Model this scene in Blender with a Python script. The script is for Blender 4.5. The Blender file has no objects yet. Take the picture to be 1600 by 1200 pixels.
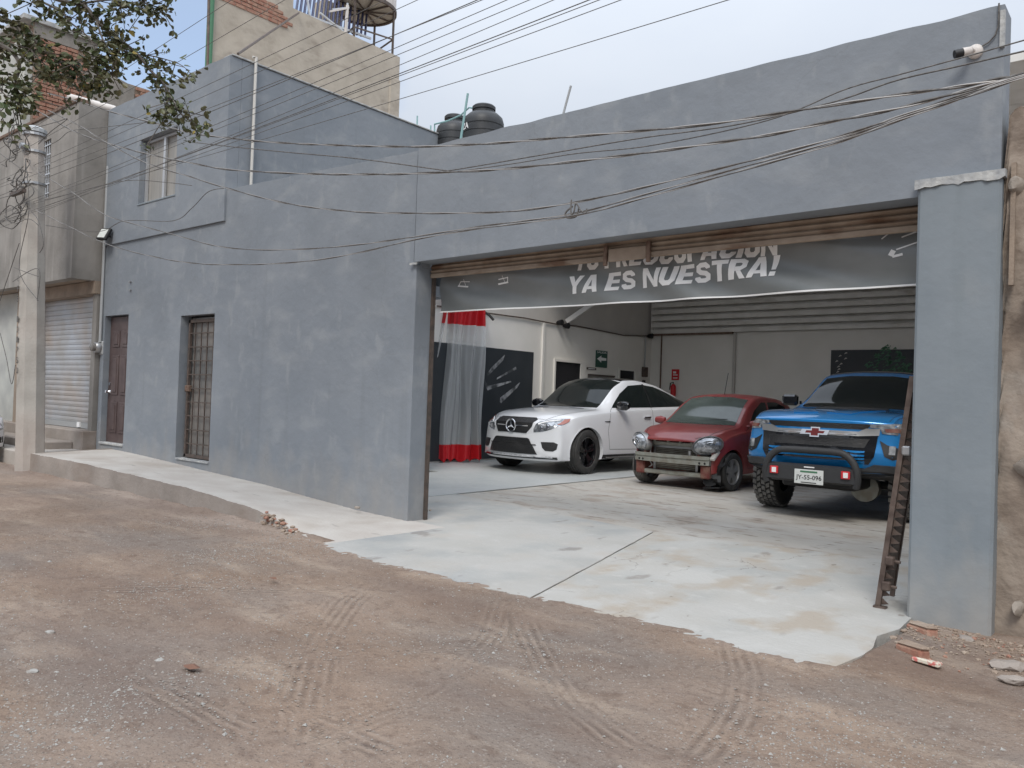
import bpy, bmesh, math, random
import numpy as np
from mathutils import Vector, Matrix, geometry
from mathutils.bvhtree import BVHTree
random.seed(7); np.random.seed(7)
SC = bpy.context.scene
COL = SC.collection
rad = math.radians

# ------------------------------------------------------------------ camera
FPX, YAW, PITCH, ROLL, CZ = 1264.76, 0.697773, 0.0173625, 0.0354793, 1.5
fw = Vector((-math.sin(YAW)*math.cos(PITCH), math.cos(YAW)*math.cos(PITCH), math.sin(PITCH)))
r0 = Vector((math.cos(YAW), math.sin(YAW), 0)); u0 = r0.cross(fw)
rt = r0*math.cos(ROLL)+u0*math.sin(ROLL); up = -r0*math.sin(ROLL)+u0*math.cos(ROLL)
cam = bpy.data.objects.new('camera', bpy.data.cameras.new('camera')); COL.objects.link(cam)
m = Matrix((rt, up, -fw)).transposed().to_4x4(); m.translation = (0, 0, CZ)
cam.matrix_world = m
cam.data.sensor_width = 36; cam.data.lens = FPX/1600*36; cam.data.clip_end = 2000; cam.data.clip_start = .05
SC.camera = cam

# ------------------------------------------------------------------ world, sun, exposure
SUN_EL, SUN_AZ = rad(48), rad(152)      # azimuth from +Y clockwise: veiled sun behind the camera to the right
W = bpy.data.worlds.new('World'); SC.world = W; W.use_nodes = True
nt = W.node_tree; nt.nodes.clear()
def wn(t, **k):
    n = nt.nodes.new(t)
    for a, b in k.items(): setattr(n, a, b)
    return n
out = wn('ShaderNodeOutputWorld'); bg = wn('ShaderNodeBackground'); bg.inputs[1].default_value = 0.12
sky = wn('ShaderNodeTexSky', sky_type='NISHITA'); sky.sun_disc = False
sky.sun_elevation = SUN_EL; sky.sun_rotation = SUN_AZ; sky.air_density = 1.0; sky.dust_density = 1.5
tc = wn('ShaderNodeTexCoord'); mp = wn('ShaderNodeMapping'); mp.inputs['Scale'].default_value = (1, 1, 2.2)
nz = wn('ShaderNodeTexNoise'); nz.inputs['Scale'].default_value = 2.6; nz.inputs['Detail'].default_value = 5; nz.inputs['Roughness'].default_value = .5
# the break in the cloud stands over the street to the left
dt = wn('ShaderNodeVectorMath', operation='DOT_PRODUCT'); dt.inputs[1].default_value = Vector((-1.0, .50, .40)).normalized()
brk = wn('ShaderNodeMapRange'); brk.inputs[1].default_value = .965; brk.inputs[2].default_value = .997; brk.inputs[3].default_value = 0; brk.inputs[4].default_value = .62
sub = wn('ShaderNodeMath', operation='SUBTRACT')
cr = wn('ShaderNodeMapRange'); cr.inputs[1].default_value = .0; cr.inputs[2].default_value = .42
cr.inputs[3].default_value = .30; cr.inputs[4].default_value = .97
cc = wn('ShaderNodeMix', data_type='RGBA'); cc.inputs[6].default_value = (4.7, 5.25, 6.2, 1); cc.inputs[7].default_value = (6.3, 6.7, 7.25, 1)
mx = wn('ShaderNodeMix', data_type='RGBA')
L = nt.links.new
L(tc.outputs['Generated'], mp.inputs[0]); L(mp.outputs[0], nz.inputs['Vector']); L(tc.outputs['Generated'], dt.inputs[0])
L(dt.outputs['Value'], brk.inputs[0]); L(nz.outputs[0], sub.inputs[0]); L(brk.outputs[0], sub.inputs[1]); L(sub.outputs[0], cr.inputs[0])
L(cr.outputs[0], mx.inputs[0]); L(nz.outputs[0], cc.inputs[0]); sx = wn('ShaderNodeSeparateXYZ'); L(tc.outputs['Generated'], sx.inputs[0])
gr_ = wn('ShaderNodeMapRange'); gr_.inputs[1].default_value = 0; gr_.inputs[2].default_value = 1; gr_.inputs[3].default_value = .66; gr_.inputs[4].default_value = 2.25; sq_ = wn('ShaderNodeMath', operation='POWER'); sq_.inputs[1].default_value = 1.9; ab_ = wn('ShaderNodeMath', operation='MAXIMUM'); ab_.inputs[1].default_value = 0; L(sx.outputs['Z'], ab_.inputs[0]); L(ab_.outputs[0], sq_.inputs[0]); L(sq_.outputs[0], gr_.inputs[0])
vm = wn('ShaderNodeVectorMath', operation='SCALE'); L(cc.outputs[2], vm.inputs[0]); L(gr_.outputs[0], vm.inputs['Scale'])
sm_ = wn('ShaderNodeVectorMath', operation='SCALE'); sm_.inputs['Scale'].default_value = 1.45; L(sky.outputs[0], sm_.inputs[0]); L(sm_.outputs[0], mx.inputs[6]); L(vm.outputs[0], mx.inputs[7])
L(mx.outputs[2], bg.inputs[0]); L(bg.outputs[0], out.inputs[0])
sl = bpy.data.lights.new('sun', 'SUN'); sl.energy = 1.5; sl.angle = rad(20); sl.color = (1, .95, .88)
so = bpy.data.objects.new('sun', sl); COL.objects.link(so)
sdir = Vector((math.sin(SUN_AZ)*math.cos(SUN_EL), math.cos(SUN_AZ)*math.cos(SUN_EL), math.sin(SUN_EL)))
so.rotation_euler = sdir.to_track_quat('Z', 'Y').to_euler()
SC.view_settings.view_transform = 'Standard'; SC.view_settings.look = 'None'
SC.view_settings.exposure = 0.31; SC.view_settings.gamma = 1
SC.render.engine = 'CYCLES'

# ------------------------------------------------------------------ image measurements -> places in the scene
def ray(x, y): return fw + rt*((x-800)/FPX) - up*((y-600)/FPX)
def onY(x, y, Y): d = ray(x, y); t = Y/d.y; return Vector((d.x*t, Y, CZ+d.z*t))
def onX(x, y, X): d = ray(x, y); t = X/d.x; return Vector((X, d.y*t, CZ+d.z*t))
def onZ(x, y, Z=0): d = ray(x, y); t = (Z-CZ)/d.z; return Vector((d.x*t, d.y*t, Z))

# ------------------------------------------------------------------ materials
def mat(name, base, rough=.7, metal=0, var=None, scale=4, detail=6, bump=0, bscale=40, spec=.5, coat=0, stretch=(1, 1, 1), layers=(), trans=0, alpha=1, sss=None, vmin=.35, vmax=.65, low=None, crack=None):
    """base colour, varied towards var by noise; layers: (colour, scale, low, high, amount, stretch) stains"""
    m = bpy.data.materials.new(name); m.use_nodes = True
    N = m.node_tree.nodes; K = m.node_tree.links.new; p = N['Principled BSDF']
    p.inputs['Roughness'].default_value = rough; p.inputs['Metallic'].default_value = metal
    p.inputs['Specular IOR Level'].default_value = spec; p.inputs['Coat Weight'].default_value = coat
    p.inputs['Coat Roughness'].default_value = .04
    p.inputs['Transmission Weight'].default_value = trans; p.inputs['Alpha'].default_value = alpha
    g = N.new('ShaderNodeTexCoord'); mpn = N.new('ShaderNodeMapping'); mpn.inputs['Scale'].default_value = stretch
    geo = N.new('ShaderNodeNewGeometry')
    K(geo.outputs['Position'], mpn.inputs[0])
    cur = None
    def noise(sc, dtl, st=None):
        t = N.new('ShaderNodeTexNoise'); t.inputs['Scale'].default_value = sc; t.inputs['Detail'].default_value = dtl
        if st:
            q = N.new('ShaderNodeMapping'); q.inputs['Scale'].default_value = st; K(geo.outputs['Position'], q.inputs[0]); K(q.outputs[0], t.inputs['Vector'])
        else: K(mpn.outputs[0], t.inputs['Vector'])
        return t.outputs[0]
    def mixc(fac, a, b):
        x = N.new('ShaderNodeMix'); x.data_type = 'RGBA'; K(fac, x.inputs[0])
        if isinstance(a, tuple): x.inputs[6].default_value = (*a, 1)
        else: K(a, x.inputs[6])
        if isinstance(b, tuple): x.inputs[7].default_value = (*b, 1)
        else: K(b, x.inputs[7])
        return x.outputs[2]
    def mr(v, lo, hi, a=0, b=1):
        x = N.new('ShaderNodeMapRange'); x.inputs[1].default_value = lo; x.inputs[2].default_value = hi; x.inputs[3].default_value = a; x.inputs[4].default_value = b
        K(v, x.inputs[0]); return x.outputs[0]
    p.inputs['Base Color'].default_value = (*base, 1)
    if var:
        cur = mixc(mr(noise(scale, detail), vmin, vmax), tuple(base), tuple(var))
    for (c, s, lo, hi, amt, st) in layers:
        cur = mixc(mr(noise(s, 7, st), lo, hi, 0, amt), cur if cur is not None else tuple(base), tuple(c))
    if low:
        c_, zlo, zhi, amt = low; sx_ = N.new('ShaderNodeSeparateXYZ'); K(geo.outputs['Position'], sx_.inputs[0])
        a = N.new('ShaderNodeMath'); a.operation = 'ADD'; K(sx_.outputs['Z'], a.inputs[0]); K(mr(noise(3.2, 8, (1, 1, .6)), .25, .75, .45, -.45), a.inputs[1])
        cur = mixc(mr(a.outputs[0], zhi, zlo, 0, amt), cur if cur is not None else tuple(base), tuple(c_))
    if crack:
        c_, sc_, wd_, amt = crack; q = N.new('ShaderNodeVectorMath'); q.operation = 'ADD'; nt_ = N.new('ShaderNodeTexNoise'); nt_.inputs['Scale'].default_value = 3; nt_.inputs['Detail'].default_value = 6; K(geo.outputs['Position'], nt_.inputs['Vector'])
        sc2 = N.new('ShaderNodeVectorMath'); sc2.operation = 'SCALE'; sc2.inputs['Scale'].default_value = .55; K(nt_.outputs['Color'], sc2.inputs[0]); K(geo.outputs['Position'], q.inputs[0]); K(sc2.outputs[0], q.inputs[1])
        v_ = N.new('ShaderNodeTexVoronoi'); v_.feature = 'DISTANCE_TO_EDGE'; v_.inputs['Scale'].default_value = sc_; K(q.outputs[0], v_.inputs['Vector'])
        a = N.new('ShaderNodeMath'); a.operation = 'MULTIPLY'; K(mr(v_.outputs['Distance'], 0, wd_, amt, 0), a.inputs[0]); K(mr(noise(.8, 3, (1, 1, 1)), .48, .56), a.inputs[1])
        cur = mixc(a.outputs[0], cur if cur is not None else tuple(base), tuple(c_))
    if cur is not None: K(cur, p.inputs['Base Color'])
    if bump:
        b = N.new('ShaderNodeBump'); b.inputs['Strength'].default_value = bump; b.inputs['Distance'].default_value = .02
        K(noise(bscale, 8), b.inputs['Height']); K(b.outputs[0], p.inputs['Normal'])
        K(mr(noise(bscale*.3, 4), .3, .7, max(0, rough-.08), min(1, rough+.08)), p.inputs['Roughness'])
    m['cur'] = 0
    return m
M = {}
M['grey'] = mat('grey_blue_paint', (.205, .228, .255), .8, var=(.235, .257, .283), scale=1.1, bump=.42, bscale=8, low=((.34, .315, .285), -.1, .75, .55), crack=((.16, .17, .18), .4, .004, .3),
    layers=(((.33, .345, .355), 1.7, .52, .74, .5, (1, 1, 2.0)), ((.17, .188, .207), .8, .52, .78, .6, (1, 1, 1)), ((.175, .192, .208), 1.5, .60, .76, .35, (5, 5, .28)), ((.31, .325, .335), 5, .60, .70, .4, (1, 1, .5)), ((.37, .36, .345), 34, .70, .8, .4, (1, 1, 1))))
M['grey2'] = mat('grey_blue_paint_pillar', (.195, .225, .248), .78, var=(.22, .25, .272), scale=2, bump=.18, bscale=12, layers=(((.33, .33, .325), 3, .6, .8, .25, (1, 1, 1)), ((.17, .2, .215), 1.6, .55, .75, .5, (3, 3, .35))), low=((.36, .34, .31), -.1, .6, .6))
M['cap'] = mat('bare_plaster_edge', (.48, .48, .46), .9, var=(.3, .31, .32), scale=9, bump=.5, bscale=25)
M['render'] = mat('grey_cement_render', (.22, .205, .185), .92, var=(.31, .29, .265), scale=1.6, bump=.35, bscale=14, layers=(((.13, .12, .11), 1.2, .5, .75, .55, (2.6, 2.6, .3)), ((.42, .4, .37), 2.0, .58, .8, .5, (4, 4, .25))))
M['soffit'] = mat('raw_concrete_soffit', (.33, .26, .20), .95, var=(.24, .19, .15), scale=3, bump=.3)
M['tan'] = mat('tan_lime_render', (.47, .42, .35), .95, var=(.39, .345, .285), scale=2.2, bump=.5, bscale=10, layers=(((.20, .165, .135), 1.6, .56, .72, .5, (1, 1, 2.4)), ((.5, .45, .38), 4.5, .55, .75, .4, (1, 1, 2))))
M['brick'] = mat('red_clay_brick', (.30, .135, .095), .92, var=(.38, .24, .175), scale=14, bump=.4)
M['mortar'] = mat('brick_mortar', (.36, .29, .23), .95, var=(.28, .21, .16), scale=6, bump=.5)
M['white_render'] = mat('pale_plaster', (.5, .5, .46), .9, var=(.38, .38, .36), scale=2, bump=.25)
M['oldwall'] = mat('old_earth_render', (.33, .275, .225), .95, var=(.25, .2, .16), scale=3, bump=.7, bscale=16, layers=(((.45, .42, .38), 2.5, .6, .74, .6, (1, 1, 1)), ((.16, .12, .09), 5, .6, .72, .6, (1, 1, 1))))
M['stone'] = mat('rubble_stone', (.27, .235, .20), .92, var=(.38, .33, .28), scale=7, bump=.6, bscale=20)
M['conc'] = mat('pavement_concrete', (.45, .41, .37), .88, var=(.52, .49, .45), scale=2.2, bump=.25, bscale=30, layers=(((.3, .24, .19), 1.6, .52, .72, .45, (1, 1, 1)), ((.22, .2, .18), 5, .66, .75, .6, (.6, 1.6, 1))))
M['kerb'] = mat('kerb_concrete', (.27, .235, .205), .9, var=(.35, .305, .27), scale=2.2, bump=.4, bscale=22, layers=(((.22, .165, .13), 1.4, .5, .7, .5, (1, 1, 2)),))
M['slab'] = mat('driveway_concrete', (.415, .40, .368), .92, var=(.455, .445, .418), scale=1.3, bump=.3, bscale=30, crack=((.16, .14, .12), .5, .004, .8), layers=(((.335, .345, .335), .9, .48, .66, .7, (1, 1, 1)), ((.38, .325, .26), 2.1, .50, .64, .8, (1, .7, 1)), ((.24, .215, .19), 3.4, .62, .70, .65, (1.2, .5, 1)), ((.52, .51, .48), 7, .56, .74, .45, (1, 1, 1)), ((.19, .16, .135), 11, .69, .74, .7, (1, .6, 1))))
M['slab2'] = mat('driveway_concrete_darker', (.40, .387, .358), .92, var=(.44, .43, .405), scale=1.4, bump=.25, bscale=30, layers=(((.285, .30, .30), .62, .47, .60, .75, (1, 1, 1)), ((.43, .395, .35), 2.4, .54, .70, .6, (1, .7, 1)), ((.22, .2, .18), 3.1, .64, .70, .7, (1, .5, 1)), ((.50, .49, .47), 7, .58, .76, .4, (1, 1, 1))))
M['joint'] = mat('dirt_filled_joint', (.27, .25, .22), .95, var=(.38, .365, .335), scale=9)
M['floor'] = mat('worn_garage_floor', (.41, .38, .335), .85, var=(.44, .42, .385), scale=1.2, bump=.3, bscale=16, layers=(((.31, .25, .20), 1.9, .5, .66, .7, (.8, 1.5, 1)), ((.52, .49, .45), 3.4, .55, .75, .5, (.9, 1.2, 1)), ((.17, .13, .10), 3.6, .60, .70, .75, (.6, 1.7, 1)), ((.12, .09, .07), 9, .64, .69, .8, (.5, 1.9, 1))))
M['floorw'] = mat('smooth_pale_floor', (.42, .44, .435), .45, var=(.48, .49, .48), scale=1.5, bump=.05, layers=(((.36, .37, .36), 1.8, .56, .74, .4, (1, 1, 1)),))
M['iwall'] = mat('interior_white_wall', (.82, .79, .74), .7, var=(.77, .745, .69), scale=1.4, bump=.08, bscale=10)
M['iwalld'] = mat('interior_grey_upper_wall', (.56, .53, .49), .8, var=(.5, .475, .44), scale=1.4, bump=.12, bscale=10)
M['corr'] = mat('galvanised_sheet', (.78, .76, .72), .6, .0, var=(.68, .66, .61), scale=3, layers=(((.2, .16, .12), 3, .6, .72, .5, (.3, 1, 1)),))
M['shut'] = mat('dusty_brown_shutter', (.36, .285, .22), .7, .2, var=(.26, .2, .15), scale=5, bump=.2, layers=(((.15, .08, .045), 2.4, .56, .66, .85, (.6, 1, 2)), ((.48, .41, .33), 4, .58, .74, .5, (.4, 1, 1))))
M['rust'] = mat('rusty_steel', (.14, .085, .06), .85, .3, var=(.24, .17, .13), scale=14, bump=.4)
M['galv'] = mat('galvanised_slats', (.47, .49, .52), .55, .35, var=(.41, .40, .39), scale=2, layers=(((.46, .36, .28), 1.2, .45, .7, .5, (1, 1, 1)),))
M['doorb'] = mat('brown_metal_door', (.085, .058, .055), .5, .2, var=(.12, .085, .08), scale=5, layers=(((.25, .21, .19), 3, .58, .8, .4, (1, 1, .6)),))
M['barm'] = mat('brown_bars', (.10, .085, .075), .6, .5, var=(.16, .12, .10), scale=12)
M['glassd'] = mat('dusty_window_glass', (.15, .15, .145), .25, var=(.24, .22, .2), scale=2)
M['alu'] = mat('aluminium_frame', (.6, .61, .62), .4, .6)
M['blind'] = mat('closed_curtain_behind_glass', (.33, .31, .28), .35, var=(.25, .24, .22), scale=3, stretch=(5, 5, .3))
M['pipe'] = mat('grey_conduit', (.42, .43, .43), .5, .3)
M['pvc'] = mat('white_pvc', (.68, .64, .60), .5, var=(.55, .5, .46), scale=5)
M['pole'] = mat('pole_concrete', (.44, .415, .375), .9, var=(.36, .335, .30), scale=2.5, bump=.3, bscale=30, layers=(((.26, .24, .22), 2, .58, .75, .5, (3, 3, .3)), ((.42, .3, .25), .7, .5, .7, .3, (1, 1, 1))))
M['black'] = mat('black_plastic', (.012, .012, .013), .55)
M['dark'] = mat('shade_black', (.012, .012, .015), .8)  # near-black colour stands in for the shade inside doorways and behind doors
M['wire'] = mat('weathered_cable', (.08, .076, .072), .7, var=(.16, .15, .14), scale=30)
M['wireal'] = mat('bare_aluminium_strand', (.36, .34, .32), .5, .6)
M['tankm'] = mat('black_tank_plastic', (.022, .024, .026), .5, var=(.04, .042, .045), scale=5)
M['white'] = mat('white_print', (.86, .86, .85), .7)
M['whited'] = mat('dusty_white', (.6, .58, .54), .7)
M['redp'] = mat('red_vinyl', (.60, .02, .028), .4)
M['banner'] = mat('dark_banner_vinyl', (.17, .185, .187), .34, var=(.21, .225, .225), scale=2, layers=(((.30, .31, .31), 1.5, .5, .8, .4, (1, 1, 3)),))
M['poster'] = mat('dark_wall_vinyl', (.03, .036, .042), .5, var=(.04, .046, .052), scale=2)
M['slash'] = mat('grey_brushed_strokes', (.42, .43, .44), .6, var=(.07, .075, .08), scale=5, vmin=.42, vmax=.62)
M['green'] = mat('sign_green', (.02, .085, .06), .5)
M['gatem'] = mat('brown_gate_steel', (.085, .06, .05), .6, .4, var=(.16, .12, .10), scale=10, bump=.2)
M['redpost'] = mat('bluepipe', (.25, .42, .42), .6)
M['greenm'] = mat('green_pipe', (.07, .2, .11), .6)
M['tyre'] = mat('tyre_rubber', (.025, .025, .025), .85, var=(.05, .048, .045), scale=9, bump=.2)
M['tyred'] = mat('dusty_tyre_rubber', (.22, .21, .195), .9, var=(.12, .115, .108), scale=9, bump=.3)
M['chrome'] = mat('chrome', (.8, .8, .82), .15, 1)
M['steel'] = mat('dull_steel', (.42, .42, .42), .4, .8)
M['gloss'] = mat('gloss_black', (.01, .01, .012), .12, coat=.5)
M['mesh'] = mat('black_grille_mesh', (.012, .012, .013), .4, bump=.6, bscale=70)
M['cglass'] = mat('car_glass', (.010, .014, .014), .06, spec=.3)
M['cglassg'] = mat('car_glass_green', (.055, .07, .062), .10, var=(.085, .105, .095), scale=2, spec=.6)
M['lens'] = mat('headlight_lens', (.5, .52, .55), .12, .5, var=(.12, .13, .14), scale=14, coat=1)
M['amber'] = mat('amber_lens', (.36, .10, .06), .2, coat=1)
M['mwhite'] = mat('pearl_white_paint', (.72, .73, .75), .32, coat=1)
M['mred'] = mat('dusty_red_paint', (.22, .022, .024), .38, coat=.5, var=(.26, .05, .045), scale=3, layers=(((.30, .18, .15), 2, .5, .8, .35, (1, 1, 1)),))
M['mblue'] = mat('metallic_blue_paint', (.004, .19, .50), .3, .3, coat=1)
M['cladding'] = mat('dark_grey_cladding', (.035, .036, .038), .6, bump=.15, bscale=120)
M['beam'] = mat('dirty_aluminium_beam', (.36, .37, .33), .55, .4, var=(.26, .24, .2), scale=7)
M['radiator'] = mat('radiator_fins', (.17, .15, .12), .7, .4, var=(.10, .085, .07), scale=9, bump=.5, bscale=150)
M['redraw'] = mat('dirty_red_structure', (.15, .03, .025), .7, var=(.22, .12, .09), scale=9)
M['plate'] = mat('plate_white', (.66, .68, .66), .5)
M['leaf'] = mat('tree_leaf', (.055, .085, .028), .5, var=(.13, .115, .055), scale=9)
M['leafy'] = mat('yellow_leaf', (.28, .2, .04), .55, var=(.12, .13, .03), scale=9)
M['bark'] = mat('grey_bark', (.10, .085, .075), .9, var=(.16, .14, .12), scale=20, bump=.5)
M['pebble'] = mat('pale_pebble', (.36, .355, .335), .85, var=(.27, .245, .22), scale=30)
M['pebbled'] = mat('dark_pebble', (.19, .155, .13), .9, var=(.3, .25, .21), scale=25)
M['leafdry'] = mat('dry_leaf', (.17, .085, .055), .8)
M['paper'] = mat('crumpled_carton', (.6, .55, .45), .7, var=(.5, .14, .12), scale=40, vmin=.5, vmax=.6)
M['lampw'] = mat('lamp_glass', (.7, .72, .68), .3)
M['tube'] = mat('vacuum_tube', (.05, .055, .11), .2)

# ------------------------------------------------------------------ mesh helpers
def catm(P, n=6):
    P = [Vector(p) for p in P]; out = []
    for i in range(len(P)-1):
        a = P[max(i-1, 0)]; b_ = P[i]; c_ = P[i+1]; d = P[min(i+2, len(P)-1)]
        for k in range(n):
            t = k/n; out.append(.5*((2*b_)+(c_-a)*t+(2*a-5*b_+4*c_-d)*t*t+(3*b_-a-3*c_+d)*t**3))
    return out+[P[-1]]
class G:
    """collects geometry, then becomes one mesh object"""
    def __init__(s): s.v = []; s.f = []; s.mi = []
    def add(s, v, f, mi=0):
        o = len(s.v); s.v += [tuple(p) for p in v]; s.f += [tuple(i+o for i in q) for q in f]; s.mi += [mi]*len(f); return s
    def box(s, a, b, mi=0, ch=0, R=None, c=None):
        x0, y0, z0 = a; x1, y1, z1 = b
        if ch:
            bm = bmesh.new(); bmesh.ops.create_cube(bm, size=1)
            for v in bm.verts: v.co = Vector(((v.co.x+.5)*(x1-x0)+x0, (v.co.y+.5)*(y1-y0)+y0, (v.co.z+.5)*(z1-z0)+z0))
            bmesh.ops.bevel(bm, geom=bm.edges[:], offset=ch, segments=1, affect='EDGES')
            vs = [v.co.copy() for v in bm.verts]; fs = [[v.index for v in f.verts] for f in bm.faces]; bm.free()
        else:
            vs = [Vector(p) for p in ((x0, y0, z0), (x1, y0, z0), (x1, y1, z0), (x0, y1, z0), (x0, y0, z1), (x1, y0, z1), (x1, y1, z1), (x0, y1, z1))]
            fs = [(0, 3, 2, 1), (4, 5, 6, 7), (0, 1, 5, 4), (1, 2, 6, 5), (2, 3, 7, 6), (3, 0, 4, 7)]
        if R is not None:
            c = Vector(c) if c is not None else (Vector(a)+Vector(b))/2
            vs = [R@(v-c)+c for v in vs]
        return s.add(vs, fs, mi)
    def prism(s, pts, ax, lo, hi, mi=0):
        """polygon in the two axes other than ax, extruded along ax"""
        n = len(pts); o = [i for i in range(3) if i != ax]
        vs = []
        for h in (lo, hi):
            for p in pts:
                q = [0, 0, 0]; q[ax] = h; q[o[0]] = p[0]; q[o[1]] = p[1]; vs.append(q)
        fs = [tuple(range(n)), tuple(range(2*n-1, n-1, -1))]+[(i, i+n, (i+1) % n+n, (i+1) % n) for i in range(n)]
        return s.add(vs, fs, mi)
    def tube(s, pts, r, n=6, mi=0, cap=True):
        pts = [Vector(p) for p in pts]; k = len(pts); rs = r if isinstance(r, (list, tuple)) else [r]*k
        vs = []; fs = []; prev = None
        for i, p in enumerate(pts):
            t = (pts[min(i+1, k-1)]-pts[max(i-1, 0)]).normalized()
            if prev is None:
                a = t.orthogonal().normalized()
            else:
                a = (prev-t*prev.dot(t)).normalized()
            prev = a; b = t.cross(a)
            for j in range(n):
                an = 2*math.pi*j/n; vs.append(p+(a*math.cos(an)+b*math.sin(an))*rs[i])
        for i in range(k-1):
            for j in range(n): fs.append((i*n+j, i*n+(j+1) % n, (i+1)*n+(j+1) % n, (i+1)*n+j))
        if cap: fs += [tuple(range(n-1, -1, -1)), tuple(range((k-1)*n, k*n))]
        return s.add(vs, fs, mi)
    def lathe(s, prof, c, axis='Z', n=24, mi=0):
        """prof: (radius, height) along axis from c"""
        vs = []; fs = []; c = Vector(c)
        for (r, h) in prof:
            for j in range(n):
                a = 2*math.pi*j/n; u, v = r*math.cos(a), r*math.sin(a)
                vs.append(c+{'Z': Vector((u, v, h)), 'Y': Vector((v, h, u)), 'X': Vector((h, u, v))}[axis])
        for i in range(len(prof)-1):
            for j in range(n): fs.append((i*n+j, i*n+(j+1) % n, (i+1)*n+(j+1) % n, (i+1)*n+j))
        return s.add(vs, fs, mi)
    def rock(s, c, r, sq=(1, 1, .6), mi=0, n=1):
        bm = bmesh.new(); bmesh.ops.create_icosphere(bm, subdivisions=n, radius=1)
        R = Matrix.Rotation(random.random()*6.3, 3, 'Z')
        vs = []
        for v in bm.verts:
            k = 1+random.uniform(-.22, .22); q = R@Vector((v.co.x*sq[0], v.co.y*sq[1], v.co.z*sq[2]))*(r*k); vs.append(q+Vector(c))
        fs = [[v.index for v in f.verts] for f in bm.faces]; bm.free()
        return s.add(vs, fs, mi)
    def make(s, name, mats, parent=None, smooth=False, angle=None):
        me = bpy.data.meshes.new(name); me.from_pydata(s.v, [], s.f); me.validate()
        if not isinstance(mats, (list, tuple)): mats = [mats]
        for q in mats: me.materials.append(M[q] if isinstance(q, str) else q)
        if len(mats) > 1 and len(me.polygons) == len(s.mi): me.polygons.foreach_set('material_index', s.mi)
        bm = bmesh.new(); bm.from_mesh(me); bmesh.ops.recalc_face_normals(bm, faces=bm.faces)
        if smooth:
            for f in bm.faces: f.smooth = True
            for e in bm.edges:
                if len(e.link_faces) == 2 and e.calc_face_angle(0) > rad(angle or 40): e.smooth = False
        bm.to_mesh(me); bm.free()
        o = bpy.data.objects.new(name, me); COL.objects.link(o)
        if parent is not None: o.parent = parent
        return o
def tag(o, label=None, cat=None, group=None, kind=None):
    if label: o['label'] = label
    if cat: o['category'] = cat
    if group: o['group'] = group
    if kind: o['kind'] = kind
    return o
PAR = {}
def thing(name, loc, label, cat, group=None, rz=0, sc=1):
    o = bpy.data.objects.new(name, None); COL.objects.link(o); o.location = loc; o.rotation_euler = (0, 0, rz); o.scale = (sc,)*3
    o.empty_display_size = .2
    return tag(o, label, cat, group)
def fix(p, c):
    """part built in world coordinates: shift into parent's space"""
    p.parent = c; p.matrix_parent_inverse = Matrix.Identity(4)
    p.data.transform(Matrix.Translation(-c.location)) if p.data and c.type == 'EMPTY' and not c.parent else None
    return p
def part(g, name, mats, parent, **k):
    """part of a thing whose root is an unrotated Empty; geometry given in world coordinates"""
    o = g.make(name, mats, None, **k); root = parent
    while root.parent: root = root.parent
    sib = [bpy.data.objects[n] for n in o['_sib']] if '_sib' in o else []
    for q in [o]+sib: q.data.transform(Matrix.Translation(-root.location)); q.parent = parent
    return o
SPLIT = {'bracket', 'white_marks', 'bolt_hole', 'frame_rail', 'brush_stroke', 'torn_liner', 'hose', 'arch_lip', 'side_window', 'corner_vent', 'headlight', 'headlight_brow', 'headlight_inner', 'indicator', 'side_intake', 'bonnet_vent', 'window_pillar', 'sill_trim', 'sill_strip', 'door_handle', 'fender_badge', 'fog_lamp', 'fog_recess', 'grille_bar', 'door_gap', 'bonnet_gap', 'bonnet_ridge', 'label_print', 'rear_wall', 'radiator_frame'}
def comps(g):
    par = list(range(len(g.v)))
    def fd(a):
        while par[a] != a: par[a] = par[par[a]]; a = par[a]
        return a
    for f in g.f:
        for i in f[1:]: par[fd(i)] = fd(f[0])
    cs = {}
    for k, f in enumerate(g.f): cs.setdefault(fd(f[0]), []).append(k)
    out = []
    for ks in cs.values():
        ids = sorted({i for k in ks for i in g.f[k]}); mp_ = {i: n for n, i in enumerate(ids)}; h = G(); h.add([g.v[i] for i in ids], [tuple(mp_[i] for i in g.f[k]) for k in ks]); out.append(h)
    return out
_make = G.make
def make2(s, name, mats, parent=None, smooth=False, angle=None):
    if name in SPLIT:
        cs = comps(s)
        if 1 < len(cs) <= 40:
            os_ = [_make(c, name, mats, parent, smooth, angle) for c in cs]
            os_[0]['_sib'] = [o.name for o in os_[1:]]; return os_[0]
    return _make(s, name, mats, parent, smooth, angle)
G.make = make2
def lumpy(o, amp, scale, cuts=0):
    """break the flatness of a built surface a little"""
    from mathutils import noise as nn
    me = o.data
    for v in me.vertices:
        q = nn.noise_vector(v.co*scale); v.co += q*amp

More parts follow.
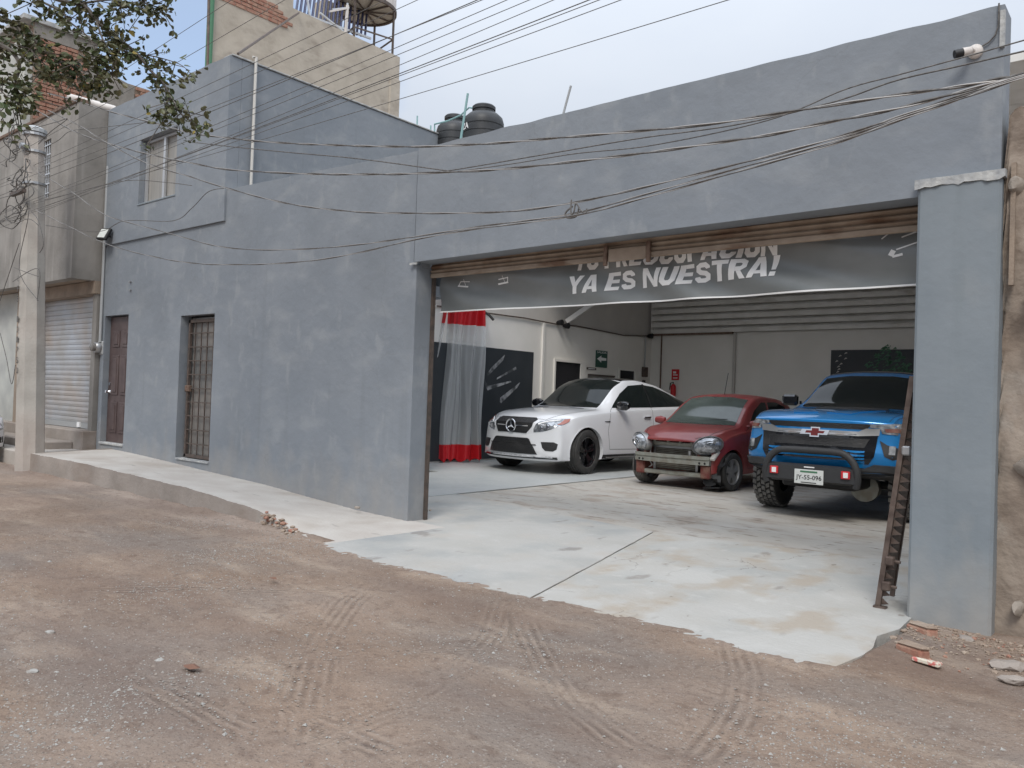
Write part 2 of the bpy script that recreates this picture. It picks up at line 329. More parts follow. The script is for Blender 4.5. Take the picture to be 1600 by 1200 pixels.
# ================================================================== GROUND
def smooth(a, b, x): t = np.clip((x-a)/(b-a), 0, 1); return t*t*(3-2*t)
_g = np.random.RandomState(3)
def vnoise(X, Y, sc, seed=0):
    """value noise on a lattice"""
    r = np.random.RandomState(seed).rand(256, 256)
    x = X*sc+37.3; y = Y*sc+91.7; i = np.floor(x).astype(int); j = np.floor(y).astype(int); fx = x-i; fy = y-j
    fx = fx*fx*(3-2*fx); fy = fy*fy*(3-2*fy)
    a = r[i % 256, j % 256]; b = r[(i+1) % 256, j % 256]; c = r[i % 256, (j+1) % 256]; d = r[(i+1) % 256, (j+1) % 256]
    return (a*(1-fx)+b*fx)*(1-fy)+(c*(1-fx)+d*fx)*fy-.5
def edgeY(X):
    """street edge of the concrete, in plan"""
    e = np.interp(X, [-60, -7.6, -7.0, -6.5, -5.3, -4.6, -3.77, -3.1, -2.58, -2.0, -1.74, -1.52, -1.45, -1.0, 5], [5.2, 5.2, 5.06, 4.9, 4.76, 4.80, 4.83, 4.86, 4.87, 4.8, 4.74, 4.86, 6.2, 6.45, 6.45])
    return e
tracks = []   # tyre tracks measured on the photograph: centre line, half width
for pts, hw in (([(640, 880), (590, 905), (545, 935), (512, 975), (492, 1025), (480, 1080), (476, 1150), (480, 1215)], .15), ([(790, 905), (785, 940), (768, 985), (735, 1025), (680, 1070), (610, 1108), (500, 1150), (380, 1180)], .13),
                ([(445, 1090), (500, 1120), (560, 1150), (640, 1190)], .10), ([(1120, 975), (1145, 1005), (1160, 1050), (1152, 1105), (1115, 1165), (1060, 1225)], .13), ([(800, 930), (822, 975), (850, 1035), (895, 1100), (955, 1150), (1040, 1205)], .12),
                ([(80, 917), (250, 915), (420, 920), (600, 918)], .10), ([(340, 1030), (480, 1022), (640, 1015), (800, 1005)], .09), ([(190, 1040), (300, 1100), (420, 1160)], .12)):
    P = np.array([onZ(*p)[:2] for p in pts]); t = np.linspace(0, len(P)-1, 60)
    tracks.append((np.c_[np.interp(t, range(len(P)), P[:, 0]), np.interp(t, range(len(P)), P[:, 1])], hw))
def ground_h(X, Y):
    h = .035*vnoise(X, Y, .55, 1)+.03*vnoise(X, Y, 1.7, 2)+.012*vnoise(X, Y, 6, 4)+.006*vnoise(X, Y, 17, 5)
    h = h*smooth(0, 1.3, np.abs(Y-edgeY(X))+.25)
    bank = np.exp(-((Y-edgeY(X))/.22)**2)*(X < -6.2)*.045*(1+1.2*vnoise(X, Y, 3, 8))
    h = h-.012+bank
    d1 = edgeY(X)-Y
    k = smooth(.5, .02, np.abs(d1))*(X > -6.5)*(X < -1.56); k = np.maximum(k, smooth(-1.0, -1.5, X)*smooth(4.4, 4.8, Y)*(X >= -1.56))
    rg = .0175+.005*vnoise(X, Y, 3, 31)+.006*vnoise(X, Y, 9, 32)+.009*vnoise(X, Y, 26, 33)-.12*np.clip(-d1+.01, 0, 1)
    h = h*(1-k)+rg*k
    return h
def track_field(X, Y):
    best = np.full(X.shape, 9.); across = np.zeros(X.shape); along = np.zeros(X.shape)
    for P, hw in tracks:
        for i in range(len(P)-1):
            a = P[i]; b = P[i+1]; d = b-a; Ls = math.hypot(*d)+1e-6; d = d/Ls
            u = (X-a[0])*d[0]+(Y-a[1])*d[1]; v = -(X-a[0])*d[1]+(Y-a[1])*d[0]
            tt = (i+np.clip(u/Ls, 0, 1))/(len(P)-1); ok = (u > -.02) & (u < Ls+.02) & (np.abs(v)/hw < best)
            best[ok] = np.abs(v[ok])/hw; across[ok] = v[ok]
            along[ok] = tt[ok]
        fadeends = None
    return best, across, along
def grid_mesh(name, xs, ys, hf, mats, attrs=None, cut=None):
    X, Y = np.meshgrid(xs, ys, indexing='ij'); Z = hf(X, Y)
    A = attrs(X, Y) if attrs else {}
    nx, ny = X.shape; idx = np.arange(nx*ny).reshape(nx, ny)
    F = np.stack([idx[:-1, :-1], idx[1:, :-1], idx[1:, 1:], idx[:-1, 1:]], -1).reshape(-1, 4)
    if cut is not None:
        cx = (X[:-1, :-1]+X[1:, 1:])/2; cy = (Y[:-1, :-1]+Y[1:, 1:])/2; F = F[cut(cx, cy).ravel()]
    if 'dz' in A: Z = Z+A.pop('dz')
    me = bpy.data.meshes.new(name); V = np.stack([X, Y, Z], -1).reshape(-1, 3)
    me.vertices.add(len(V)); me.vertices.foreach_set('co', V.ravel().astype(np.float32))
    me.loops.add(F.size); me.loops.foreach_set('vertex_index', F.ravel().astype(np.int32))
    me.polygons.add(len(F)); me.polygons.foreach_set('loop_start', np.arange(0, F.size, 4, dtype=np.int32))
    me.update(calc_edges=True)
    for k, a in A.items():
        at = me.attributes.new(k, 'FLOAT', 'POINT'); at.data.foreach_set('value', a.ravel().astype(np.float32))
    me.polygons.foreach_set('use_smooth', np.ones(len(F), dtype=bool))
    me.materials.append(M[mats] if isinstance(mats, str) else mats)
    o = bpy.data.objects.new(name, me); COL.objects.link(o); return o
# dirt material
dm = bpy.data.materials.new('brown_dirt_with_gravel'); dm.use_nodes = True
N = dm.node_tree.nodes; K = dm.node_tree.links.new; p = N['Principled BSDF']; p.inputs['Roughness'].default_value = .95; p.inputs['Specular IOR Level'].default_value = .25
geo = N.new('ShaderNodeNewGeometry')
def nz_(sc, d=6, st=(1, 1, 1)):
    q = N.new('ShaderNodeMapping'); q.inputs['Scale'].default_value = st; K(geo.outputs['Position'], q.inputs[0])
    t = N.new('ShaderNodeTexNoise'); t.inputs['Scale'].default_value = sc; t.inputs['Detail'].default_value = d; K(q.outputs[0], t.inputs['Vector']); return t.outputs[0]
def mr_(v, lo, hi, a=0, b=1):
    x = N.new('ShaderNodeMapRange'); x.inputs[1].default_value = lo; x.inputs[2].default_value = hi; x.inputs[3].default_value = a; x.inputs[4].default_value = b; K(v, x.inputs[0]); return x.outputs[0]
def mix_(f, a, b):
    x = N.new('ShaderNodeMix'); x.data_type = 'RGBA'
    K(f, x.inputs[0]) if not isinstance(f, float) else setattr(x.inputs[0], 'default_value', f)
    for v, i in ((a, 6), (b, 7)):
        if isinstance(v, tuple): x.inputs[i].default_value = (*v, 1)
        else: K(v, x.inputs[i])
    return x.outputs[2]
def mth(op, a, b):
    x = N.new('ShaderNodeMath'); x.operation = op
    for v, i in ((a, 0), (b, 1)):
        if isinstance(v, (float, int)): x.inputs[i].default_value = v
        else: K(v, x.inputs[i])
    return x.outputs[0]
def att(n): a = N.new('ShaderNodeAttribute'); a.attribute_name = n; return a.outputs['Fac']
c = mix_(mr_(nz_(.9, 8), .35, .65), (.212, .152, .112), (.28, .210, .162))
c = mix_(mr_(nz_(.55, 7, (1, 1.6, 1)), .44, .62, 0, .85), c, (.20, .168, .145))          # grey gravelly lane
c = mix_(mr_(nz_(2.2, 8, (.5, 1.5, 1)), .54, .72, 0, .7), c, (.36, .285, .22))      # pale dusty patches
c = mix_(mr_(nz_(5.5, 8), .56, .74, 0, .5), c, (.12, .078, .058))
c = mix_(mr_(att('dust'), 0, 1, 0, .75), c, (.37, .30, .25))
c = mix_(mr_(nz_(60, 3), .60, .70, 0, .6), c, (.36, .33, .30))
c = mix_(mr_(nz_(17, 8), .54, .68, 0, .45), c, (.13, .09, .07))
c = mix_(mr_(nz_(.8, 6, (.35, 1.6, 1)), .50, .64, 0, .45), c, (.145, .10, .08))
c = mix_(mr_(nz_(130, 2), .30, .42, .6, 0), c, (.10, .07, .055))
trk = att('track'); acr = att('across')
wave = mth('SINE', mth('MULTIPLY', acr, 105.0), 0.0); ribs = mth('MULTIPLY', mth('MULTIPLY', wave, trk), mr_(nz_(5, 4), .35, .6, .25, 1))
c = mix_(mr_(ribs, .1, .9, 0, .38), c, (.31, .25, .205))
c = mix_(mr_(ribs, -.9, -.1, .40, 0), c, (.10, .072, .058))
K(c, p.inputs['Base Color'])
vor = N.new('ShaderNodeTexVoronoi'); vor.inputs['Scale'].default_value = 45; K(geo.outputs['Position'], vor.inputs['Vector'])
hh = mth('ADD', mth('MULTIPLY', nz_(30, 8), .9), mth('MULTIPLY', mr_(vor.outputs['Distance'], .0, .4, 1, 0), .35))
hh = mth('ADD', hh, mth('MULTIPLY', ribs, .36))
b = N.new('ShaderNodeBump'); b.inputs['Strength'].default_value = .75; b.inputs['Distance'].default_value = .018; K(hh, b.inputs['Height']); K(b.outputs[0], p.inputs['Normal'])
def gattrs(X, Y):
    best, ac, al = track_field(X, Y)
    mk = np.where(best < 1.15, 1-smooth(.7, 1.15, best), 0)*np.clip(.8+1.3*vnoise(X, Y, 2.3, 41)+.5*vnoise(X, Y, 7, 42), 0, 1)
    mk = mk*smooth(0, .22, al)*smooth(1, .78, al)
    dust = np.exp(-((edgeY(X)-Y-.1)/.45)**2)*smooth(-5.0, -7.5, X)*(.55+1.1*vnoise(X, Y, 1.8, 12)+.6*vnoise(X, Y, 5, 14))
    dust = np.clip(dust*1.3, 0, 1)
    dust = np.maximum(dust, np.clip(np.exp(-((edgeY(X)-Y)/.10)**2)*(.5+vnoise(X, Y, 4, 15))*.8, 0, 1))
    return {'track': mk, 'across': ac, 'dust': dust, 'dz': -mk*.005}
def zero(X, Y):
    return {'track': X*0, 'across': X*0, 'dust': gattrs_d(X, Y)}
def gattrs_d(X, Y): return np.clip(np.exp(-((edgeY(X)-Y-.1)/.5)**2)*(X < -6)*(.6+1.1*vnoise(X, Y, 1.8, 12)), 0, 1)
xs = np.arange(-9.5, 1.6, .022); ys = np.arange(.5, 6.6, .022)
road = grid_mesh('road', xs, ys, ground_h, dm, gattrs, cut=lambda x, y: (y < edgeY(x)+.35))
tag(road, kind='structure', label='brown dirt street with gravel and tyre tracks')
def seamed(X, Y): return ground_h(X, Y)
xl = np.concatenate([[-400, -200, -100, -60, -40, -30, -25], np.arange(-22, -9.45, .1)]); xl[-1] = xs[0]
r2 = grid_mesh('road', xl, np.arange(.5, 6.9, .1), lambda X, Y: ground_h(X, Y)-.0, dm, zero); tag(r2, kind='structure', label='far stretch of the dirt street to the left')
# wide earth sheet under everything
g = G(); g.add([(-900, -900, -.07), (900, -900, -.07), (900, 900, -.07), (-900, 900, -.07)], [(0, 1, 2, 3)])
tag(g.make('ground', dm), kind='structure', label='open ground around the buildings')
g = G(); g.add([(-60, -30, -.035), (30, -30, -.035), (30, .52, -.035), (-60, .52, -.035)], [(0, 1, 2, 3)]); g.add([(xs[-1]-.02, .5, -.03), (30, .5, -.03), (30, 6.6, -.03), (xs[-1]-.02, 6.6, -.03)], [(0, 1, 2, 3)])
tag(g.make('road', dm), kind='structure', label='dirt street on the camera side')

# pavement (raised, slopes down to the driveway)
def inz(x): return np.interp(x, [-15.4, -14, -12.5, -11.4, -10, -8.9, -7.85, -7.0, -6.4], [.36, .33, .27, .22, .17, .10, .04, .026, .02])
def outz(x): return np.interp(x, [-14.7, -12.8, -11.1, -9.4, -8.25, -7.8, -7.45, -7.1, -6.4], [.31, .31, .28, .24, .17, .14, .10, .05, .012])
def outy(x): return np.interp(x, [-14.7, -7.9, -7.5, -7.1, -6.7, -6.4], [5.15, 5.15, 5.13, 5.02, 4.93, 4.88])
xs2 = np.linspace(-14.66, -6.4, 150); nv = 12; vs = []; fs = []
for i, x in enumerate(xs2):
    yo = outy(x)+.012*math.sin(x*9)+random.uniform(-.006, .006)
    rag = (x > -7.95 and x < -6.9)
    for j in range(nv):
        t = j/(nv-1); y = yo+(6.56-yo)*t; z = outz(x)+(inz(x)-outz(x))*t+random.uniform(-.0025, .0025)
        if j == 0 and rag: y += random.uniform(-.03, .05); z -= random.uniform(.01, .05)
        vs.append((x, y, z))
    vs.append((x, yo-.012-(.05 if rag else 0), -.06))
m1 = nv+1
for i in range(len(xs2)-1):
    for j in range(nv-1): a = i*m1+j; fs.append((a, a+m1, a+m1+1, a+1))
g = G(); g.add(vs, fs)
gk = G(); gk.add([v for v in vs], [(i*m1, i*m1+nv, (i+1)*m1+nv, (i+1)*m1) for i in range(len(xs2)-1)]+[(0, nv, nv-1)])
gk.add([(-14.66, 5.15, .31), (-14.66, 6.56, .36), (-14.66, 6.56, -.06), (-14.66, 5.15, -.06)], [(0, 1, 2, 3)])
pv = g.make('pavement', 'conc', smooth=True); tag(pv, kind='structure', label='raised concrete pavement along the grey wall')
gk.make('kerb', 'kerb', pv, smooth=True)
# broken kerb end with brick rubble
g = G()
for i in range(70):
    x = random.uniform(-7.85, -7.05); y = outy(x)+random.uniform(-.06, .06); z = float(outz(x))*random.uniform(.2, 1.02)
    g.rock((x, y, z), random.uniform(.012, .035), mi=random.choice([0, 0, 1]))
tag(g.make('rubble', ['mortar', 'brick']), 'crumbled brick and mortar at the broken end of the kerb', 'rubble', kind='stuff')

# driveway slabs and garage floor
def sl(name, poly, z, mt, lab, th=.1, ragged=None):
    n = len(poly); V, E_, Fc, *_ = geometry.delaunay_2d_cdt([Vector(p[:2]) for p in poly], [(i, (i+1) % n) for i in range(n)], [], 1, 1e-6)
    g = G(); m_ = len(V); g.add([(v.x, v.y, z) for v in V]+[(p[0], p[1], z) for p in poly]+[(p[0], p[1], z-th) for p in poly], [tuple(f) for f in Fc]+[(m_+i, m_+n+i, m_+n+(i+1) % n, m_+(i+1) % n) for i in range(n)]); o = g.make(name, mt); return tag(o, kind='structure', label=lab)
jA = onZ(832, 937, 0); jB = onZ(1042, 822, 0); jB = jA+(jB-jA)*((8.25-jA.y)/(jB.y-jA.y))
def ragged(x0, x1, n, amp=.03):
    return [(x, float(edgeY(np.array(x)))-.05+random.uniform(-amp, amp)) for x in np.linspace(x0, x1, n)]
left_edge = ragged(-6.42, jA.x-.006, 46); right_edge = ragged(jA.x+.006, -1.50, 40, .022)
sl('driveway_slab', left_edge+[(jB.x-.006, jB.y), (-6.9, 8.6), (-8.5, 8.9), (-8.5, 6.58), (-6.42, 6.5)], .018, 'slab2', 'bluish concrete driveway slab left of the joint')
re_ = [(-1.5, 5.4), (-1.56, 5.7), (-1.50, 6.0), (-1.53, 6.6), (-1.0, 6.7), (-1.0, 8.9), (jB.x+.006, jB.y)]
sl('driveway_slab', right_edge+re_, .016, 'slab', 'pale concrete driveway slab right of the joint')
sl('garage_floor', [(-8.5, 8.9), (-6.9, 8.6), (jB.x, jB.y), (-1.0, 8.9), (-1.0, 21.8), (-8.5, 21.8)], .010, 'floor', 'worn brown stained concrete floor under the cars')
sl('garage_floor', [(-8.51, 6.6), (-8.51, 21.8), (-12.75, 21.8), (-12.75, 11.2), (-11.15, 11.2), (-11.15, 6.6)], .022, 'floorw', 'smooth pale grey floor under the white car')
g = G()
def strip(g, a, b, w=.012, z=.024, n=22, wob=.006):
    a = Vector(a); b = Vector(b); d = (b-a).normalized(); s = Vector((-d.y, d.x, 0)); vs = []
    for i in range(n+1):
        q = a+(b-a)*(i/n)+s*random.uniform(-wob, wob); ww = w*random.uniform(.5, 1.2)
        vs += [(q.x-s.x*ww/2, q.y-s.y*ww/2, z), (q.x+s.x*ww/2, q.y+s.y*ww/2, z)]
    g.add(vs, [(2*i, 2*i+2, 2*i+3, 2*i+1) for i in range(n)])
strip(g, (-8.5, 8.95, 0), (-8.5, 21, 0), .016, .026)
strip(g, jA, jB, .010, .0235)
strip(g, onZ(840, 765), onZ(1000, 745), .008, .027)
tag(g.make('floor_crack', 'joint'), kind='structure', label='thin cracks and joints in the concrete')

# ================================================================== THE GREY BUILDING
B = thing('painted_building', (-8, 6.5, 0), 'grey-blue painted two-storey building with a wide open garage front', 'building')
def wallbox(a, b, mt, name='wall', par=B, lump=0, label=None):
    g = G(); g.box(a, b, ch=.012); o = part(g, name, mt, par)
    if label: o['label'] = label
    return o
def wall_grid(name, mt, par, x0, x1, z0f, z1f, yf, th, nx, nz, label=None, amp=.006):
    """front wall panel with slightly uneven plaster surface and wavy top"""
    g = G(); vs = []; fs = []
    from mathutils import noise as nn
    for i in range(nx+1):
        x = x0+(x1-x0)*i/nx; za = z0f(x); zb = z1f(x)
        for j in range(nz+1):
            z = za+(zb-za)*j/nz
            d = nn.noise(Vector((x*.9, 0, z*1.2)))*amp+nn.noise(Vector((x*4, 3, z*4)))*amp*.35
            if j == nz: z += nn.noise(Vector((x*3.1, 7, 0)))*.012
            vs.append((x, yf+d, z))
    off = len(vs)
    for i in range(nx+1):
        x = x0+(x1-x0)*i/nx
        vs.append((x, yf+th, z1f(x)+nn.noise(Vector((x*2.1, 9, 0)))*.01)); vs.append((x, yf+th, z0f(x)))
    k = nz+1
    for i in range(nx):
        for j in range(nz): a = i*k+j; fs.append((a, a+k, a+k+1, a+1))
        fs.append((i*k+nz, (i+1)*k+nz, off+2*(i+1), off+2*i)); fs.append((off+2*i, off+2*i+2, off+2*i+3, off+2*i+1)); fs.append((i*k, off+2*i+1, off+2*i+3, (i+1)*k))
    fs.append(tuple([j for j in range(k)]+[off, off+1])); fs.append(tuple([nx*k+j for j in range(k)][::-1]+[off+2*nx+1, off+2*nx]))
    g.add(vs, fs); o = part(g, name, mt, par, smooth=True, angle=50)
    if label: o['label'] = label
    return o
F = 6.5; TH = .2
zt = lambda x: 4.38; zero_ = lambda x: -.1
# ground-storey wall around door (X -15.16..-14.26, z .44..2.73) and barred door (-12.42..-11.4, .37..2.63)
ds = (-15.17, -14.25, .44, 2.73); bs = (-12.42, -11.40, .36, 2.63)
wall_grid('wall', 'grey', B, -15.32, ds[0], zero_, lambda x: 4.02, F, TH, 2, 30)
wall_grid('wall', 'grey', B, ds[0], ds[1], lambda x: ds[3], lambda x: 4.02, F, TH, 8, 10)
wall_grid('wall', 'grey', B, ds[0], ds[1], zero_, lambda x: ds[2], F, TH, 8, 4)
wall_grid('wall', 'grey', B, ds[1], bs[0], zero_, lambda x: 4.02, F, TH, 16, 30)
wall_grid('wall', 'grey', B, bs[0], bs[1], lambda x: bs[3], lambda x: 4.02, F, TH, 8, 10)
wall_grid('wall', 'grey', B, bs[0], bs[1], zero_, lambda x: bs[2], F, TH, 8, 4)
wall_grid('wall', 'grey', B, bs[1], -11.28, zero_, lambda x: 4.02, F, TH, 2, 30)
part(G().box((-7.06, F+.05, 3.0), (-6.95, F+.2, 4.36)), 'seam_joint', 'grey', B)
wall_grid('wall', 'grey', B, -11.28, -7.02, zero_, lambda x: 4.50-.03*(x+11.28), F, TH, 44, 40, label='long blank grey wall between the barred door and the garage opening')
# upper storey with window hole
ws = (-14.0, -12.72, 4.62, 5.74); FU = F-.035
wall_grid('wall', 'grey', B, -15.32, ws[0], lambda x: 4.02, lambda x: 6.53, FU, TH, 14, 26)
wall_grid('wall', 'grey', B, ws[0], ws[1], lambda x: ws[3], lambda x: 6.53, FU, TH, 12, 8)
wall_grid('wall', 'grey', B, ws[0], ws[1], lambda x: 4.02, lambda x: ws[2], FU, TH, 12, 6)
wall_grid('wall', 'grey', B, ws[1], -11.2, lambda x: 4.02, lambda x: 6.53, FU, TH, 16, 26, label='upper-storey grey wall right of the window')
# side wall of the upper storey, runs back from the street
g = G(); g.box((-11.4, FU+TH, 3.9), (-11.2, 11.4, 6.53), ch=.01); o = part(g, 'wall', 'grey', B); o['label'] = 'side wall of the upper storey running back from the street'
g = G(); g.box((-15.32, FU+TH, 3.9), (-15.15, 11.4, 6.5)); g.box((-15.32, 11.2, 3.5), (-11.15, 11.4, 6.5)); g.box((-15.32, 10.5, 0), (-11.35, 10.7, 3.6)); g.box((-12.9, 10.7, 3.4), (-11.15, 11.3, 3.6)); g.box((-15.32, F+TH, 0), (-15.15, 11.2, 3.9)); part(g, 'rear_wall', 'grey', B)
g = G(); g.box((-11.35, F+TH, 0), (-11.15, 10.7, 3.9)); part(g, 'interior_wall', 'iwall', B)
g = G(); g.box((-15.15, F+.25, 6.3), (-11.4, 11.2, 6.42)); part(g, 'roof_slab', 'conc', B)
g = G()  # plaster ledge line along the roof edge
g.box((-11.43, FU+.02, 6.535), (-11.18, 11.4, 6.56), ch=.006); part(g, 'parapet_edge', 'cap', B)
g = G(); g.box((-11.3, F-.004, 4.50), (-6.98, F+.03, 4.515)); 
# lintel over the opening, slightly proud
wall_grid('wall', 'grey', B, -6.98, -1.04, lambda x: 3.05+.008*(x+6.98), zt, F-.03, .26, 60, 14, label='high grey wall above the garage opening').name = 'lintel_wall'
# pillars
g = G(); g.box((-7.03, F-.012, -.1), (-6.965, F+.27, 3.03), ch=.01); o = part(g, 'pillar', 'grey', B); o['label'] = 'narrow grey jamb left of the opening'
bm_ = G(); bm_.box((-1.555, F-.10, -.1), (-1.02, F+.25, 3.16), ch=.02); o = part(bm_, 'pillar', 'grey2', B); o['label'] = 'wide grey pillar right of the opening'
def crumb(x0, x1, y0, y1, z, th, n, rag):
    g = G(); top = []; 
    for i in range(n+1):
        x = x0+(x1-x0)*i/n; top.append(x)
    vs = []
    for x in top:
        a = random.uniform(0, rag); b_ = random.uniform(0, rag*.7)
        vs += [(x, y0-a*.5, z-b_), (x, y0-a*.4, z+th), (x, y1, z+th+random.uniform(0, .01)), (x, y1, z)]
    fs = []
    for i in range(n):
        for j in range(4): fs.append((4*i+j, 4*i+4+j, 4*i+4+(j+1) % 4, 4*i+(j+1) % 4))
    fs += [(0, 1, 2, 3), (4*n+3, 4*n+2, 4*n+1, 4*n)]
    return g.add(vs, fs)
part(crumb(-1.575, -1.0, F-.105, F-.031, 3.15, .05, 16, .035), 'pillar_cap', 'cap', B)
part(crumb(-7.04, -6.93, F-.05, F-.029, 3.02, .018, 6, .015), 'pillar_cap', 'cap', B)
# bare patches at the foot of wall and parapet corner
part(crumb(-1.065, -1.036, F-.045, F-.01, 4.08, .26, 4, .01), 'chipped_corner', 'cap', B)
# garage interior
g = G(); g.box((-12.9, 10.7, 0), (-12.7, 21.72, 3.47)); o = part(g, 'interior_wall', 'iwall', B); o['label'] = 'white left-hand wall inside the garage'
g = G(); g.box((-12.9, 11.4, 3.47), (-12.73, 21.72, 5.4)); part(g, 'interior_wall', 'iwalld', B)
g = G(); g.box((-12.9, 21.72, 0), (-.8, 21.95, 3.6)); o = part(g, 'interior_wall', 'iwall', B); o['label'] = 'white back wall of the garage'
g = G(); g.box((-12.9, 21.80, 3.6), (-.8, 22.0, 5.5)); part(g, 'interior_wall', 'iwalld', B)
g = G(); g.box((-1.0, 6.76, 0), (-.8, 13.0, 3.4)); g.box((-1.0, 13.0, 0), (-.8, 21.72, 5.2)); part(g, 'interior_wall', 'iwall', B)
g = G(); vs = []; n = 0
P = []   # corrugation profile
z = 3.6
while z < 5.3:
    P += [(z, 21.56), (z+.12, 21.56), (z+.135, 21.74), (z+.185, 21.74)]; z += .20
for xx0, xx1, dy in ((-12.64, -9.9, .012), (-9.95, -1.05, 0)):
    vs = []
    for (zz, yy) in P: vs += [(xx0, yy+dy, zz), (xx1, yy+dy, zz)]
    g.add(vs, [(2*i, 2*i+1, 2*i+3, 2*i+2) for i in range(len(P)-1)])
    o = part(g, 'corrugated_sheet', 'corr', B); g = G()
g = G(); g.box((-12.68, 21.55, 3.55), (-10.0, 21.69, 3.60)); part(g, 'sheet_trim', 'rust', B)
g = G(); a = onX(885, 503, -12.6); b_ = Vector((-10.9, 18.4, 5.1)); g.tube([a, b_], .085, 4); part(g, 'roof_beam', 'whited', B)
# unseen garage roof over the back part (left front bay stays open to the sky)
g = G(); g.box((-12.9, 15.6, 5.30), (-.8, 22.0, 5.40)); g.box((-5.7, 9.2, 5.0), (-.8, 15.58, 5.08)); part(g, 'unseen_roof_sheet', 'corr', B)  # front-right sheet added to darken the reflection in the pickup windscreen
# brown metal door
dd = part(G().box((ds[0]+.02, F+.10, ds[2]+.01), (ds[1]-.02, F+.14, ds[3]-.02)), 'door', 'doorb', B); dd['label'] = 'brown six-panel metal door'
for (x0, x1) in ((-15.02, -14.76), (-14.66, -14.40)):
    for (z0, z1) in ((.62, 1.18), (1.30, 2.02), (2.16, 2.46)):
        g = G(); g.box((x0, F+.085, z0), (x1, F+.102, z1), ch=.008); g.box((x0+.05, F+.075, z0+.05), (x1-.05, F+.09, z1-.05), ch=.01); part(g, 'door_panel', 'doorb', dd)
part(G().box((ds[0], F-.03, ds[2]-.03), (ds[1], F+.1, ds[2]+.01), ch=.008), 'threshold', 'cap', B)
g = G(); g.lathe([(0, -.09), (.028, -.085), (.03, -.05), (.012, -.035), (.035, -.005), (.035, 0)], (-15.07, F+.10, 1.36), 'Y', 14); part(g, 'door_knob', 'chrome', dd, smooth=True)
g = G(); g.lathe([(0, -.02), (.03, -.02), (.032, 0)], (-15.07, F+.10, 1.50), 'Y', 12); part(g, 'lock', 'chrome', dd)
# barred door
bd = part(G().box((bs[0]+.10, F+.15, bs[2]+.04), (bs[1]-.03, F+.16, bs[3]-.03)), 'barred_door', 'glassd', B); bd['label'] = 'tall barred door with dusty glass'
g = G(); x0, x1, z0, z1 = bs[0]+.10, bs[1]-.01, bs[2]+.02, bs[3]-.06
for a, b_ in (((x0, z0), (x0+.05, z1)), ((x1-.05, z0), (x1, z1)), ((x0, z1-.05), (x1, z1)), ((x0, z0), (x1, z0+.05))): g.box((a[0], F+.085, a[1]), (b_[0], F+.125, b_[1]))
part(g, 'frame', 'barm', bd)
for i in range(1, 5):
    x = x0+(x1-x0)*i/5; part(G().box((x-.008, F+.10, z0), (x+.008, F+.115, z1)), 'bar', 'barm', bd)
for i in range(1, 10):
    z = z0+(z1-z0)*i/10; part(G().box((x0, F+.088, z-.009), (x1, F+.104, z+.009)), 'bar', 'barm', bd)
part(G().box((x0-.01, F+.06, 1.42), (x0+.12, F+.12, 1.52), ch=.01), 'lock_box', 'rust', bd)
part(G().box((bs[0]+.04, F-.02, bs[2]-.02), (bs[1], F+.12, bs[2]+.005)), 'threshold', 'cap', B)
# reveals get their own backing
part(G().box((ds[0]-.02, F+.18, ds[2]-.1), (ds[1]+.02, F+.2, ds[3]+.05)), 'backing', 'dark', B)
part(G().box((bs[0]-.02, F+.18, bs[2]-.1), (bs[1]+.02, F+.2, bs[3]+.05)), 'backing', 'dark', B)
# upper window
win = part(G().box((ws[0]+.02, FU+.15, ws[2]+.02), (ws[1]-.02, FU+.16, ws[3]-.02)), 'window', 'blind', B); win['label'] = 'sliding aluminium window on the upper storey'
g = G()
for a, b_ in (((ws[0]+.01, ws[2]+.01), (ws[0]+.06, ws[3]-.01)), ((ws[1]-.05, ws[2]+.01), (ws[1]-.01, ws[3]-.01)), ((ws[0]+.06, ws[2]+.01), (ws[1]-.05, ws[2]+.05)), ((ws[0]+.06, ws[3]-.05), (ws[1]-.05, ws[3]-.01)), ((-13.37, ws[2]+.05), (-13.30, ws[3]-.05))):
    g.box((a[0], FU+.10, a[1]), (b_[0], FU+.14, b_[1]))
part(g, 'frame', 'alu', win); part(G().box((ws[0]+.06, FU+.146, ws[2]+.05), (-13.37, FU+.149, ws[3]-.05)), 'pane', 'blind', win)
part(G().box((ws[0]-.02, FU-.015, ws[2]-.03), (ws[1]+.02, FU+.10, ws[2]), ch=.006), 'sill', 'grey2', win)
# roller shutter of the garage, rolled up: three slats in view
sh = part(G().box((-6.95, F+.255, 2.90), (-1.56, F+.27, 3.03)), 'roller_shutter', 'rust', B); sh['label'] = 'rolled-up dusty brown roller shutter'
for i in range(4):
    z0 = 2.943+i*.050
    g = G(); g.prism([(F+.235, z0), (F+.222, z0+.012), (F+.208, z0+.03), (F+.222, z0+.044), (F+.235, z0+.049), (F+.25, z0+.049), (F+.25, z0)], 0, -6.95, -1.56); part(g, 'slat', 'shut', sh)
part(G().box((-6.95, F+.205, 2.892), (-1.56, F+.245, 2.941), ch=.006), 'bottom_rail', 'shut', sh)
sd0, sd1 = onY(945, 392, F+.17), onY(1012, 390, F+.17)
g = G(); g.box((sd0.x-.02, F+.17, 2.84), (sd0.x+.02, F+.204, 3.04), ch=.005); g.box((sd1.x-.02, F+.17, 2.84), (sd1.x+.02, F+.204, 3.04), ch=.005)
part(g, 'bracket', 'rust', sh); part(G().box((sd0.x+.035, F+.18, 2.875), (sd1.x-.025, F+.203, 3.0), ch=.004), 'cover_plate', 'shut', sh)
part(G().box((-6.962, F+.245, -.02), (-6.93, F+.29, 3.0)), 'shutter_guide', 'barm', sh)

